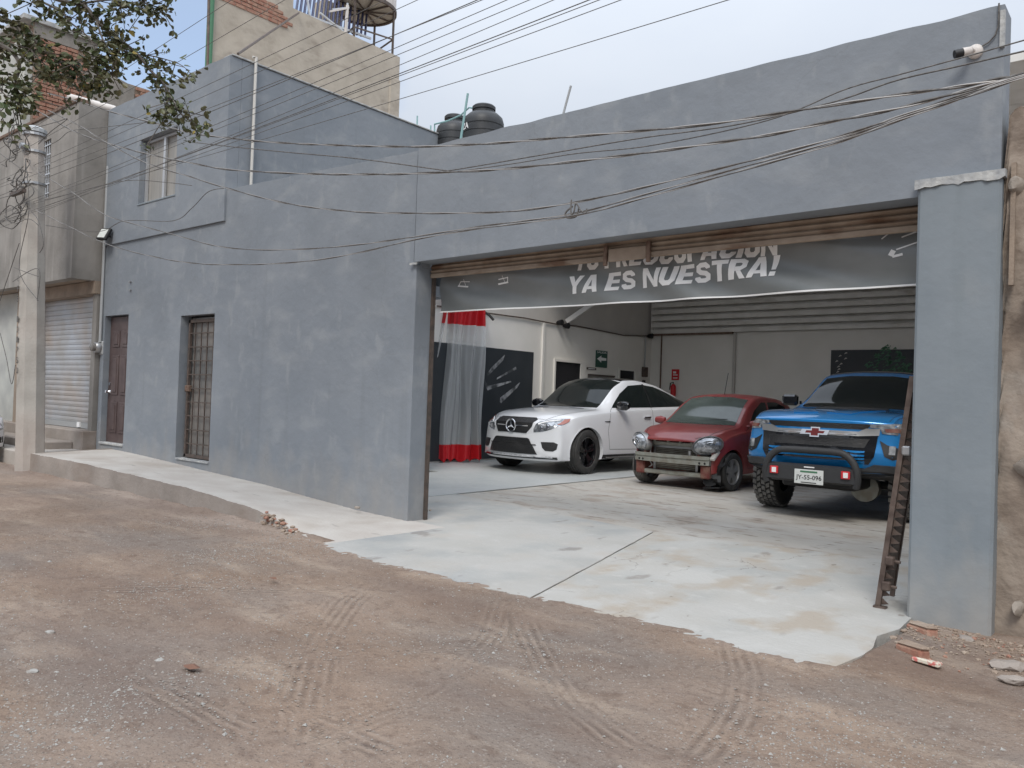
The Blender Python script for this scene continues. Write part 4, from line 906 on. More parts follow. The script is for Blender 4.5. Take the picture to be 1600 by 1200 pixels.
# ground storey
sx0, sx1, sz0, sz1 = -18.35, -15.52, .66, 3.14
g = G(); g.box((-24, 6.42, 0), (sx0-.55, 6.7, zb0)); part(g, 'wall', 'white_render', Nb)
part(G().box((sx0-.55, 6.3, 0), (sx0, 6.72, zb0), ch=.01), 'pillar', 'soffit', Nb)
part(G().box((sx0, 6.36, sz1), (-15.33, 6.7, zb0)), 'lintel', 'soffit', Nb)
part(G().box((sx1, 6.42, sz0-.03), (-15.35, 6.7, sz1)), 'pillar', 'render', Nb)
rs = part(G().box((sx0, 6.60, sz0), (sx1, 6.62, sz1)), 'roller_shutter', 'galv', Nb); rs['label'] = 'closed galvanised roller shutter under the overhang'
ns = 24
for i in range(ns):
    z0 = sz0+.08+(sz1-sz0-.08)*i/ns; h = (sz1-sz0-.08)/ns
    g = G(); g.prism([(6.60, z0), (6.588, z0+.006), (6.581, z0+h*.5), (6.588, z0+h*.93), (6.60, z0+h*.98)], 0, sx0, sx1); part(g, 'slat', 'galv', rs)
part(G().box((sx0, 6.55, sz0-.02), (sx1, 6.62, sz0+.08)), 'bottom_rail', 'pipe', rs)
part(G().box((-16.25, 6.52, sz0-.0), (-16.13, 6.55, sz0+.09)), 'lock', 'white', rs)
part(G().box((-24, 6.25, -.1), (-15.335, 6.7, sz0-.03), ch=.02), 'plinth', 'kerb', Nb)
part(G().box((-24, 5.75, -.1), (-15.7, 6.25, .42), ch=.02), 'step', 'kerb', Nb)
part(G().box((-24, 5.35, -.1), (-15.7, 5.75, .27), ch=.02), 'step', 'conc', Nb)
part(G().box((-15.72, 5.30, -.1), (-14.64, 6.52, .285), ch=.01), 'landing', 'conc', Nb)
g = G(); a = Vector((-15.45, 5.8, 6.50)); b_ = onX(180, 172, -15.33); a = onY(105, 152, OY-.08)
g.tube([a, b_], .075, 14); tag(g.make('drain_pipe', 'pvc', smooth=True), 'thick white plastic pipe lying across the roof corner of the cement house', 'pipe')

# brick building further left
Bb = thing('brick_building', (-22, 8, 0), 'taller red brick house with a pale plaster front behind the cement house', 'building')
XB = -20.0
g = G(); g.box((XB-7, 6.75, 0), (XB-.02, 8.12, 9.55)); g.box((XB-7, 8.12, 0), (XB-.02, 14, 8.85)); part(g, 'wall', 'mortar', Bb)
part(G().box((XB-7, 6.60, 0), (XB-.01, 6.75, 9.2)), 'front_wall', 'white_render', Bb)
part(G().box((XB-7.1, 6.5, 9.55), (XB+.06, 8.2, 9.66), ch=.01), 'roof_edge', 'cap', Bb)
part(G().box((XB-.02, 6.75, 9.25), (XB+.01, 8.12, 9.55)), 'plaster_patch', 'render', Bb)
part(G().box((XB-.02, 7.85, 6.5), (XB+.015, 8.14, 9.25)), 'plaster_patch', 'render', Bb)
g = G(); g.add([(XB+.012, 8.12, 6.0), (XB+.012, 9.0, 6.0), (XB+.012, 9.02, 8.8), (XB+.012, 8.12, 9.0), (XB-.05, 8.12, 6.0), (XB-.05, 9.0, 6.0), (XB-.05, 9.02, 8.8), (XB-.05, 8.12, 9.0)], [(0, 1, 2, 3), (7, 6, 5, 4), (1, 5, 6, 2), (2, 6, 7, 3)]); part(g, 'plaster_patch', 'render', Bb)
part(G().box((XB-.02, 9.6, 6.5), (XB+.012, 12.5, 8.84)), 'plaster_patch', 'tan', Bb)
random.seed(11); bc = [0]; bmesh_ = None
def brickwall(root, pos, uvec, u0, u1, z0, z1, n, name='brick', inside=None, bl=.24, bh=.07, jt=.014, offx=.018):
    global bmesh_
    if bmesh_ is None:
        g = G(); g.box((0, 0, 0), (bl, .03, bh), ch=.006); o = g.make('brick', 'brick'); bmesh_ = o.data; bpy.data.objects.remove(o)
    z = z0; row = 0
    while z < z1:
        u = u0-(row % 2)*bl*.5
        while u < u1:
            ua = max(u, u0); ub = min(u+bl, u1)
            if ub-ua > .05 and (inside is None or inside((ua+ub)/2, z)):
                if n[0] > 0:
                    o = bpy.data.objects.new('brick', bmesh_); COL.objects.link(o); o.parent = root
                    w = pos(ua, z); o.location = Vector(w)-root.location; o.scale = ((ub-ua)/bl, random.uniform(.8, 1.4), 1)
                    o.rotation_euler = (0, 0, math.atan2(uvec[1], uvec[0])); n[0] -= 1
            u += bl+jt
        z += bh+jt; row += 1
# bricks face +X: run along +Y, thickness must point to +X -> run direction -Y
brickwall(Bb, lambda u, z: (XB+.0, u+.24, z), (0, -1), 6.8, 7.82, 7.05, 9.2, [130], inside=lambda u, z: z < 9.25-.0*(u-6.7))
brickwall(Bb, lambda u, z: (XB+.0, u+.24, z), (0, -1), 9.05, 9.6, 7.9, 8.8, [40])

# tan building behind
Tb = thing('tan_building', (-17, 11, 6), 'tall tan rendered wall block rising behind the grey building', 'building')
zT = 10.08; XT = -15.4
top = lambda y: 10.15-(y-8.4)*.03
g = G(); fp = [(XT, 8.42), (XT, 13.52), (XT-3.6, 14.5), (XT-3.4, 11.1)]
g.prism(fp, 2, 5.5, 9.98)
o = part(g, 'wall', 'tan', Tb)
# wall with parapet steps
g = G(); g.box((XT-.16, 8.42, 9.98), (XT+.0, 10.35, 11.6)); 
part(g, 'parapet', 'tan', Tb)
part(G().box((XT-.14, 13.2, 8.2), (XT+.04, 13.55, 9.4), ch=.03), 'pier', 'tan', Tb)
part(G().tube([(XT+.02, 8.40, 5.5), (XT+.02, 8.40, 12)], .07, 8), 'drain_pipe', 'greenm', Tb)
random.seed(4)
patch_px = [(343, -14), (395, -10), (430, 8), (446, 20), (459, 34), (455, 48), (440, 42), (425, 36), (398, 24), (372, 14), (348, 6)]
def inpoly(x, y, P):
    c = False; j = len(P)-1
    for i in range(len(P)):
        if (P[i][1] > y) != (P[j][1] > y) and x < (P[j][0]-P[i][0])*(y-P[i][1])/(P[j][1]-P[i][1]+1e-12)+P[i][0]: c = not c
        j = i
    return c
def topx(v): v = Vector(v)-Vector((0, 0, CZ)); d = v.dot(fw); return 800+FPX*v.dot(rt)/d, 600-FPX*v.dot(up)/d
def inb(u, z): return inpoly(*topx((XT, u+.12, z+.03)), patch_px)
brickwall(Tb, lambda u, z: (XT-.012, u+.24, z), (0, -1), 8.45, 10.5, 9.3, 11.1, [150], inside=inb)
brk_px = None
# roof things of tan building: tank on stand, solar heater
dsk = None
cxy = onX(571, 18, -16.4); tk = thing('raised_tank', cxy, 'white round water tank on a tall steel stand above the tan building', 'water tank')
Rt = .78; zc = cxy.z
part(G().lathe([(0, .05), (Rt, .05), (Rt, 1.9), (Rt*.8, 2.1), (0, 2.2)], cxy, 'Z', 32), 'tank_shell', 'pvc', tk, smooth=True)
part(G().lathe([(0, .02), (Rt-.02, .02), (Rt-.02, .05)], cxy, 'Z', 32), 'platform', 'tan', tk)
part(G().lathe([(Rt-.03, -.03), (Rt+.02, -.03), (Rt+.02, .05), (Rt-.03, .05), (Rt-.03, -.03)], cxy, 'Z', 32), 'rim', 'barm', tk)
for i in range(10):
    an = i*math.pi/5+.2; d = Vector((math.cos(an), math.sin(an), 0)); part(G().tube([cxy+Vector((0, 0, -.01)), cxy+d*(Rt-.02)+Vector((0, 0, -.01))], .022, 4), 'spoke', 'barm', tk)
part(G().lathe([(0, -.06), (.1, -.06), (.1, .02)], cxy, 'Z', 12), 'hub', 'barm', tk)
for i in range(4):
    an = i*math.pi/2+.55; d = Vector((math.cos(an), math.sin(an), 0))*(Rt-.02); q = cxy+d
    part(G().tube([q, (q.x, q.y, 9.9)], .03, 4), 'leg', 'barm', tk)
    an2 = an+math.pi/2; q2 = cxy+Vector((math.cos(an2), math.sin(an2), 0))*(Rt-.02); part(G().tube([(q.x, q.y, q.z-.75), (q2.x, q2.y, q.z-.75)], .022, 4), 'brace', 'barm', tk)
q = cxy+Vector((-.5, -.9, 0)); part(G().box((q.x-.2, q.y-.15, 9.9), (q.x+.2, q.y+.35, zc)), 'column', 'tan', tk)
sh_ = thing('solar_water_heater', onX(510, 15, -16.2), 'solar water heater rack of dark glass tubes on the tan building roof', 'solar heater')
s0 = onX(462, 0, -16.0); 
for i in range(18):
    a = onX(462+i*6.4, 10+i*1.9, -16.1); b_ = a+Vector((-.5, .45, .95))
    a2 = a-Vector((0, 0, .25)); part(G().tube([a2, b_], .03, 8), 'tube', 'tube', sh_, smooth=True)
a = onX(455, 2, -16.1); b_ = onX(580, 45, -16.1)
part(G().tube([a-Vector((0, 0, .2)), b_-Vector((0, 0, .25))], .035, 4), 'rail', 'alu', sh_)
for pp in (((480, -4), (484, 24)), ((543, 5), (541, 58)), ((519, 15), (545, 12)), ((500, 20), (540, 52))):
    part(G().tube([onX(*pp[0], -15.7), onX(*pp[1], -15.7)], .025, 4), 'strut', 'alu', sh_)
g = G(); g.tube([onX(543, 8, -15.5), onX(540, 52, -15.5)], .035, 4); g.tube([onX(515, 18, -15.5), onX(543, 13, -15.5)], .025, 4); tag(g.make('roof_post', 'pvc'), 'short white post with arm on top of the tan wall', 'post')
g = G(); a = onX(325, 100, -14.9); b_ = onX(327, -40, -14.9); g.tube([a-Vector((0, 0, .3)), b_], .028, 6); tag(g.make('mast', 'barm'), 'tall thin dark mast rising left of the tan building', 'mast')
g = G(); a = onY(372, 84, 6.7); b_ = onX(467, 20, XT+.06); g.tube([a, b_], .022, 5); tag(g.make('guy_rod', 'barm'), 'dark slanting rod from the grey roof corner up to the tan wall', 'rod')

# old wall on the right
Ow = thing('masonry_wall', (0, 6.6, 0), 'old earth-coloured rubble wall at the right end of the garage', 'wall')
random.seed(21)
g = G(); nx_, nz_2 = 110, 60; vs = []; fs = []
from mathutils import noise as nn
for i in range(nx_+1):
    x = -1.03+3.6*i/nx_; zt_ = 3.62+.22*nn.noise(Vector((x*2.2, 0, 0)))+(-.45 if x < -1.0 else 0)+(.1*nn.noise(Vector((x*9, 1, 0))))
    for j in range(nz_2+1):
        z = -.1+(zt_+.1)*j/nz_2; vs.append((x, 6.52+.10*nn.noise(Vector((x*1.6, 0, z*1.2)))+.035*nn.noise(Vector((x*7, 2, z*7))), z))
q = nz_2+1; off = len(vs)
for i in range(nx_+1): x = vs[i*q][0]; vs += [(x, 6.95, vs[i*q+nz_2][2]), (x, 6.95, -.1)]
for i in range(nx_):
    for j in range(nz_2): a = i*q+j; fs.append((a, a+q, a+q+1, a+1))
    fs.append((i*q+nz_2, (i+1)*q+nz_2, off+2*i+2, off+2*i)); fs.append((off+2*i, off+2*i+2, off+2*i+3, off+2*i+1))
fs.append(tuple(list(range(q))+[off, off+1])); g.add(vs, fs); part(g, 'wall', 'oldwall', Ow, smooth=True, angle=60)
for i in range(70):
    x = random.uniform(-1.0, .9); z = random.uniform(1.7, 3.6) if i < 54 else random.uniform(.05, 1.7); r_ = random.uniform(.06, .19)
    part(G().rock((x, 6.50, z), r_, (1, .5, .75), n=2), 'stone', 'stone' if i % 3 else 'mortar', Ow, smooth=True)
part(G().box((-.975, 6.45, 2.4), (-.945, 6.5, 3.25)), 'timber_post', 'soffit', Ow)

# ================================================================== POLE AND CABLES
pc = Vector((-14.93, 5.22, 0)); up_ = thing('utility_pole', pc, 'octagonal concrete utility pole with tangled cables at the kerb', 'utility pole')
g = G(); prof = []
for z, r_ in ((-.1, .23), (2, .215), (4, .185), (5.72, .155)): prof.append((r_, z))
prof += [(0, 5.72)]
LEAN = -.080
def lean(g): g.v = [(v[0]+LEAN*v[2]+.16, v[1], v[2]) for v in g.v]; return g
part(lean(G().lathe(prof, pc, 'Z', 8)), 'shaft', 'pole', up_)
for z in (5.75, 5.45, 4.9): part(lean(G().lathe([(.155, -.02), (.182, -.02), (.182, .02), (.155, .02)], pc+Vector((0, 0, z-.05)), 'Z', 16)), 'band', 'steel', up_)
part(lean(G().box((pc.x-.28, pc.y-.28, 4.62), (pc.x+.30, pc.y-.22, 4.68))), 'crossarm', 'barm', up_)
part(lean(G().lathe([(.15, 5.72), (.19, 5.74), (.19, 5.80), (.1, 5.85), (0, 5.85)], pc, 'Z', 14)), 'cap', 'pipe', up_)
c_ = pc+Vector((-.2, -.2, 5.45)); part(G().lathe([(0, -.05), (.05, -.05), (.065, 0), (.05, .05), (0, .05)], c_, 'Y', 12), 'insulator', 'steel', up_, smooth=True)
random.seed(3)
def coil(c, R_, n=26, wob=.15, tw=1.6):
    ph = random.random()*6; ax = Vector((random.uniform(-.4, .4), 1, random.uniform(-.4, .4))).normalized(); a = ax.orthogonal().normalized(); b_ = ax.cross(a)
    return [c+a*math.cos(ph+tw*2*math.pi*i/n)*R_*(1+wob*math.sin(i*.7))+b_*math.sin(ph+tw*2*math.pi*i/n)*R_*.9+ax*.04*math.sin(i*.9) for i in range(n)]
for i in range(12):
    c_ = pc+Vector((random.uniform(-.62, .10), -.26+random.uniform(-.08, .05), random.uniform(3.4, 5.7)))
    part(G().tube(coil(c_, random.uniform(.08, .3), tw=random.uniform(.6, 1.6)), .008, 5), 'cable_loop', 'wire', up_, smooth=True)
for pts in ([(30, 380), (10, 440), (0, 470)], [(55, 200), (90, 190), (105, 186), (80, 205), (60, 225)], [(20, 440), (60, 420), (58, 470)], [(40, 250), (45, 330), (30, 420), (60, 470)], [(0, 310), (30, 300), (48, 280)], [(0, 345), (20, 335), (48, 325)], [(0, 240), (35, 265), (50, 270)], [(0, 520), (10, 560), (18, 600), (24, 570)], [(48, 330), (60, 345), (68, 380), (62, 395)], [(22, 418), (40, 425), (60, 432)], [(24, 350), (45, 342), (60, 352)]):
    part(G().tube(catm([onY(x, y, 4.93) for x, y in pts], 6), .006, 5), 'cable_loop', 'wire', up_, smooth=True)
# faint stencilled marks down the pole
g = G()
for i, ch in enumerate('CFE 12-750'):
    if ch == ' ': continue
    vs, fs = text_mesh(ch, 1, 0, .01); z = 3.15-i*.17; g.add([(pc.x+.16+LEAN*z+.07*(u-.5), pc.y-.222, z+v*.10) for u, v in vs], fs)
part(g, 'stencil', 'wire', up_)

def catm_old(P, n=6):
    P = [Vector(p) for p in P]; out = []
    for i in range(len(P)-1):
        a = P[max(i-1, 0)]; b_ = P[i]; c_ = P[i+1]; d = P[min(i+2, len(P)-1)]
        for k in range(n):
            t = k/n; out.append(.5*((2*b_)+(c_-a)*t+(2*a-5*b_+4*c_-d)*t*t+(3*b_-a-3*c_+d)*t**3))
    return out+[P[-1]]
GC = 'twisted service cables strung along the facade'
def cable(px, Y, r_, lab, twist=False, grp=GC, mt='wire', ends=None):
    P = catm([onY(x, y, Y) for x, y in px], 8)
    if not twist:
        o = G().tube(P, r_, 5).make('overhead_cable', mt, smooth=True); return tag(o, lab, 'cable', grp)
    t = thing('overhead_cable', P[0], lab, 'cable', grp)
    # resample evenly, wind two strands
    Q = [P[0]]; step = .06
    for a, b_ in zip(P, P[1:]):
        n = max(1, int((b_-a).length/step)); Q += [a+(b_-a)*(k+1)/n for k in range(n)]
    for s, mm in ((0, 'wire'), (math.pi, 'wireal')):
        S = [q+Vector((0, math.cos(i*.5+s), math.sin(i*.5+s)))*r_*.85 for i, q in enumerate(Q)]
        part(G().tube(S, r_*(1 if s == 0 else .7), 5), 'strand', mm, t, smooth=True)
    return t
R1_ = [(1700, 102), (1600, 117)]
cable([(75, 146), (110, 155), (175, 175), (240, 192), (300, 208), (380, 218), (455, 224), (612, 229), (737, 226), (900, 213), (1100, 195), (1250, 172), (1400, 149), (1500, 135), (1570, 122)]+R1_[::-1], 5.05, .0068, 'uppermost of the thick twisted cables, crossing just below the parapet', True)
cable([(50, 168), (120, 207), (190, 230), (250, 245), (300, 255), (350, 264), (420, 269), (500, 272), (612, 272), (722, 268), (800, 263), (900, 252), (1000, 240), (1100, 226), (1200, 211), (1300, 190), (1400, 170), (1500, 144), (1600, 116), (1700, 88)], 5.0, .0068, 'second thick twisted cable from the top, passing just over the step in the wall', True)
cable([(75, 172), (125, 197), (170, 225), (230, 255), (300, 277), (355, 294), (450, 318), (560, 331), (700, 333), (800, 330), (900, 316), (1000, 294), (1150, 257), (1300, 217), (1400, 184), (1500, 150), (1600, 117), (1700, 84)], 4.95, .0055, 'third twisted cable, sagging to the middle of the lintel wall', True)
cable([(60, 270), (112, 300), (161, 334), (210, 350), (262, 364), (337, 384), (400, 390), (480, 389), (570, 381), (640, 371), (750, 354), (895, 334), (1000, 306), (1150, 264), (1300, 222), (1400, 187), (1500, 153), (1600, 119), (1700, 86)], 4.9, .0045, 'upper of the two lowest thin cables sagging over the left wall', True)
cable([(56, 328), (112, 356), (169, 382), (240, 401), (311, 412), (400, 413), (480, 408), (560, 395), (650, 374), (750, 357), (893, 338), (1000, 311), (1150, 269), (1300, 226), (1400, 190), (1500, 155), (1600, 121), (1700, 90)], 4.86, .0045, 'lowest cable, running from the pole down across the left wall', True)
cable([(60, 350), (150, 362), (195, 345), (270, 345), (300, 325), (325, 300), (350, 294)], 5.6, .005, 'loose thin cable curling beneath the upper window')
cable([(300, 222), (360, 229), (450, 238), (560, 248), (700, 267)], 5.3, .006, 'thin straight wire between the two uppermost twisted cables')
cable([(700, 267), (760, 257), (870, 238), (1000, 216), (1150, 195), (1300, 160), (1400, 126), (1500, 103), (1600, 80), (1700, 57)], 5.2, .0055, 'thin wire rising to the right below the security camera')
cable([(700, 270), (800, 256), (900, 240), (1020, 227), (1200, 188), (1320, 140), (1400, 118), (1500, 91), (1600, 63), (1700, 35)], 5.1, .0045, 'thinnest wire rising to the right across the security camera')
cable([(905, 324), (900, 338), (886, 340), (884, 332), (895, 322)], 4.9, .007, 'small wire loop tied to the cables above the shutter')
cable([(893, 312), (892, 324), (893, 336), (897, 330), (900, 318), (907, 328), (915, 333), (917, 326)], 4.88, .006, 'little knot of wire hanging from the lower cables')
cable([(0, 350), (40, 320), (80, 310), (140, 295), (200, 282), (260, 285), (300, 290)], 5.35, .005, 'faint thin wire from the pole across the cement house')
cable([(60, 235), (90, 220), (110, 205), (150, 200), (240, 190)], 5.35, .005, 'short thin wire arching from the pole top to the grey building')
hl = [((180, 118), (350, 5)), ((217, 132), (440, 0)), ((406, 94), (600, 0)), ((425, 103), (650, 0)), ((456, 122), (743, 0)), ((452, 120), (752, 0)), ((487, 131), (787, 0)), ((500, 136), (822, 0)), ((519, 146), (858, 0)), ((531, 151), (915, 0)), ((533, 153), (931, 0)), ((545, 157), (965, 0)), ((540, 180), (1140, 0))]
nm_ = ['leftmost', 'second', 'third', 'fourth', 'fifth', 'sixth', 'seventh', 'eighth', 'ninth', 'tenth', 'eleventh', 'twelfth']
for i, (a, b_) in enumerate(hl):
    Y_ = 4.9+.13*(i % 5); A = onY(*a, Y_); Bv = onY(*b_, Y_); d = (Bv-A)/(Bv.x-A.x)
    P = []
    for x in np.linspace(-26, 4, 40):
        q = A+d*(x-A.x)*(1) ; q = Vector((x, Y_, A.z+(Bv.z-A.z)*(x-A.x)/(Bv.x-A.x)*.9+.0009*(x-A.x)*(x-Bv.x))); P.append(q)
    lab = ('lone high wire lowest and furthest right, ending above the black tanks' if i == 12 else nm_[i]+' of the high wires counted from the left along the top edge of the sky')
    tag(G().tube(P, .0034 if i not in (4, 9) else .0048, 5).make('power_line', 'wire', smooth=True), lab, 'power line', 'parallel power lines high over the street')

# ================================================================== TREE (crown reaches in from the left)
random.seed(12)
tr = thing('street_tree', (-8.6, 1.5, 0), 'leafy street tree reaching into the top left corner', 'tree')
g = G(); g.tube(catm([(-8.6, 1.5, -.1), (-8.65, 1.5, 1.2), (-8.5, 1.45, 2.6), (-8.55, 1.6, 4.2), (-8.3, 1.9, 5.4)], 5), [.19]*6+[.17]*5+[.15]*5+[.11]*4+[.08], 10) if False else None
tp = catm([(-8.6, 1.5, -.1), (-8.65, 1.5, 1.2), (-8.5, 1.45, 2.6), (-8.55, 1.6, 4.2), (-8.3, 1.9, 5.6)], 5)
g = G().tube(tp, [.2-.13*i/len(tp) for i in range(len(tp))], 10); part(g, 'trunk', 'bark', tr, smooth=True)
def at(x, y, t): return Vector((0, 0, CZ))+ray(x, y)*t
brs = []   # branch lines through the part of the crown in view: (px, py, distance)
brs.append([(-60, -60, 6.6), (20, -25, 6.7), (100, 2, 6.8), (130, 8, 6.8), (150, 30, 6.8), (168, 48, 6.8), (195, 68, 6.8), (215, 85, 6.8), (235, 110, 6.8), (255, 130, 6.8), (270, 160, 6.8), (285, 180, 6.8), (300, 190, 6.8), (318, 205, 6.8)])
brs.append([(130, 5, 6.8), (180, 0, 6.7), (190, 20, 6.7), (195, 45, 6.7)])
brs.append([(165, 45, 6.8), (185, 75, 6.8), (215, 85, 6.9), (240, 88, 6.9), (280, 100, 6.9), (298, 115, 6.9)])
brs.append([(-60, 20, 6.4), (0, 30, 6.5), (40, 45, 6.6), (60, 70, 6.6), (90, 95, 6.6), (110, 100, 6.7), (125, 118, 6.7), (145, 130, 6.7), (155, 135, 6.7)])
brs.append([(20, -20, 6.5), (60, 0, 6.5), (95, 18, 6.5), (110, 35, 6.5), (135, 55, 6.5), (148, 75, 6.5), (150, 90, 6.5), (165, 105, 6.5), (175, 118, 6.5)])
brs.append([(-40, 60, 6.3), (10, 75, 6.3), (30, 100, 6.3), (25, 130, 6.3), (40, 150, 6.3), (20, 170, 6.3)])
brs.append([(-40, 110, 6.2), (-10, 130, 6.2), (10, 150, 6.2), (35, 165, 6.2)])
brs.append([(40, 45, 6.6), (50, 80, 6.5), (75, 105, 6.5), (90, 120, 6.5)])
brs.append([(215, -20, 6.9), (222, 0, 6.9), (235, 10, 6.9), (248, 22, 6.9), (262, -5, 6.9)])
brs.append([(150, 30, 6.8), (160, 60, 6.6), (175, 85, 6.6), (180, 100, 6.6)])
brs.append([(265, 150, 6.8), (258, 172, 6.8), (262, 185, 6.8)])
LF = G(); twigs = []
def leaf(g, c, s, mi):
    d = Vector((random.gauss(0, 1), random.gauss(0, 1), random.gauss(-.4, .6))).normalized(); n_ = Vector((random.gauss(0, 1), random.gauss(0, 1), random.gauss(0, 1))).cross(d).normalized()
    fold = d.cross(n_)*s*.12
    g.add([c, c+d*s*.35+n_*s*.32+fold, c+d*s*.8+n_*s*.26+fold, c+d*s*1.05, c+d*s*.8-n_*s*.26+fold, c+d*s*.35-n_*s*.32+fold, c+d*s*.55], [(0, 1, 6), (1, 2, 6), (2, 3, 6), (3, 4, 6), (4, 5, 6), (5, 0, 6)], mi)
for bi, b in enumerate(brs):
    P = catm([at(*q) for q in b], 6)
    r0_ = .022 if bi in (0, 3, 5) else .010
    part(G().tube(P, [max(.003, r0_*(1-.85*i/len(P))) for i in range(len(P))], 6), 'branch', 'bark', tr, smooth=True)
    for i in range(3, len(P)):
        dens = 2.3 if bi in (3, 4, 5, 6, 7) else (1.8 if i > 14 or bi != 0 else .7)
        for k in range(int(dens*random.uniform(.2, 1.6))):
            c_ = P[i]+Vector((random.gauss(0, .032), random.gauss(0, .032), random.gauss(-.02, .034)))
            for _ in range(random.choice([3, 5, 6])): leaf(LF, c_+Vector((random.gauss(0, .022),)*3)+Vector((random.gauss(0, .02), random.gauss(0, .02), random.gauss(0, .02))), random.uniform(.035, .068), 1 if random.random() < .03 else 0)
        if random.random() < .42:
            e = P[i]+Vector((random.gauss(0, .12), random.gauss(0, .12), random.gauss(-.06, .09))); twigs.append((P[i], e))
            for _ in range(5): leaf(LF, e+Vector((random.gauss(0, .02), random.gauss(0, .02), random.gauss(0, .02))), random.uniform(.035, .06), 0)
# outer crown (above and left of the frame) so that it stays a tree from elsewhere
for _ in range(2200):
    an = random.uniform(0, 6.28); rr = random.random()**.5; q = Vector((-8.2+math.cos(an)*rr*2.3, 1.3+math.sin(an)*rr*1.7, 6.3+random.gauss(0, .6)))
    v = q-Vector((0, 0, CZ)); dpt = v.dot(fw); px = 800+FPX*v.dot(rt)/dpt if dpt > 0 else -999; py = 600-FPX*v.dot(up)/dpt if dpt > 0 else -999
    if px > -10 and py > -10: continue
    for _ in range(3): leaf(LF, q+Vector((random.gauss(0, .05), random.gauss(0, .05), random.gauss(0, .05))), random.uniform(.035, .06), 0)
for i in range(9):
    an = i*.7+.3; e = Vector((-8.2+math.cos(an)*1.7, 1.3+math.sin(an)*1.2, 6.3+random.uniform(-.3, .5)))
    if e.x > -7.4 and e.y > 1.9: continue
    part(G().tube(catm([tp[-6], (tp[-1]+e)/2+Vector((0, 0, .3)), e], 5), .03, 6), 'branch', 'bark', tr, smooth=True)
g = G()
for a, b_ in twigs: g.tube([a, b_], .004, 3)
tag(part(g, 'twigs', 'bark', tr), kind='stuff')
tag(part(LF, 'foliage', ['leaf', 'leafy'], tr), kind='stuff')

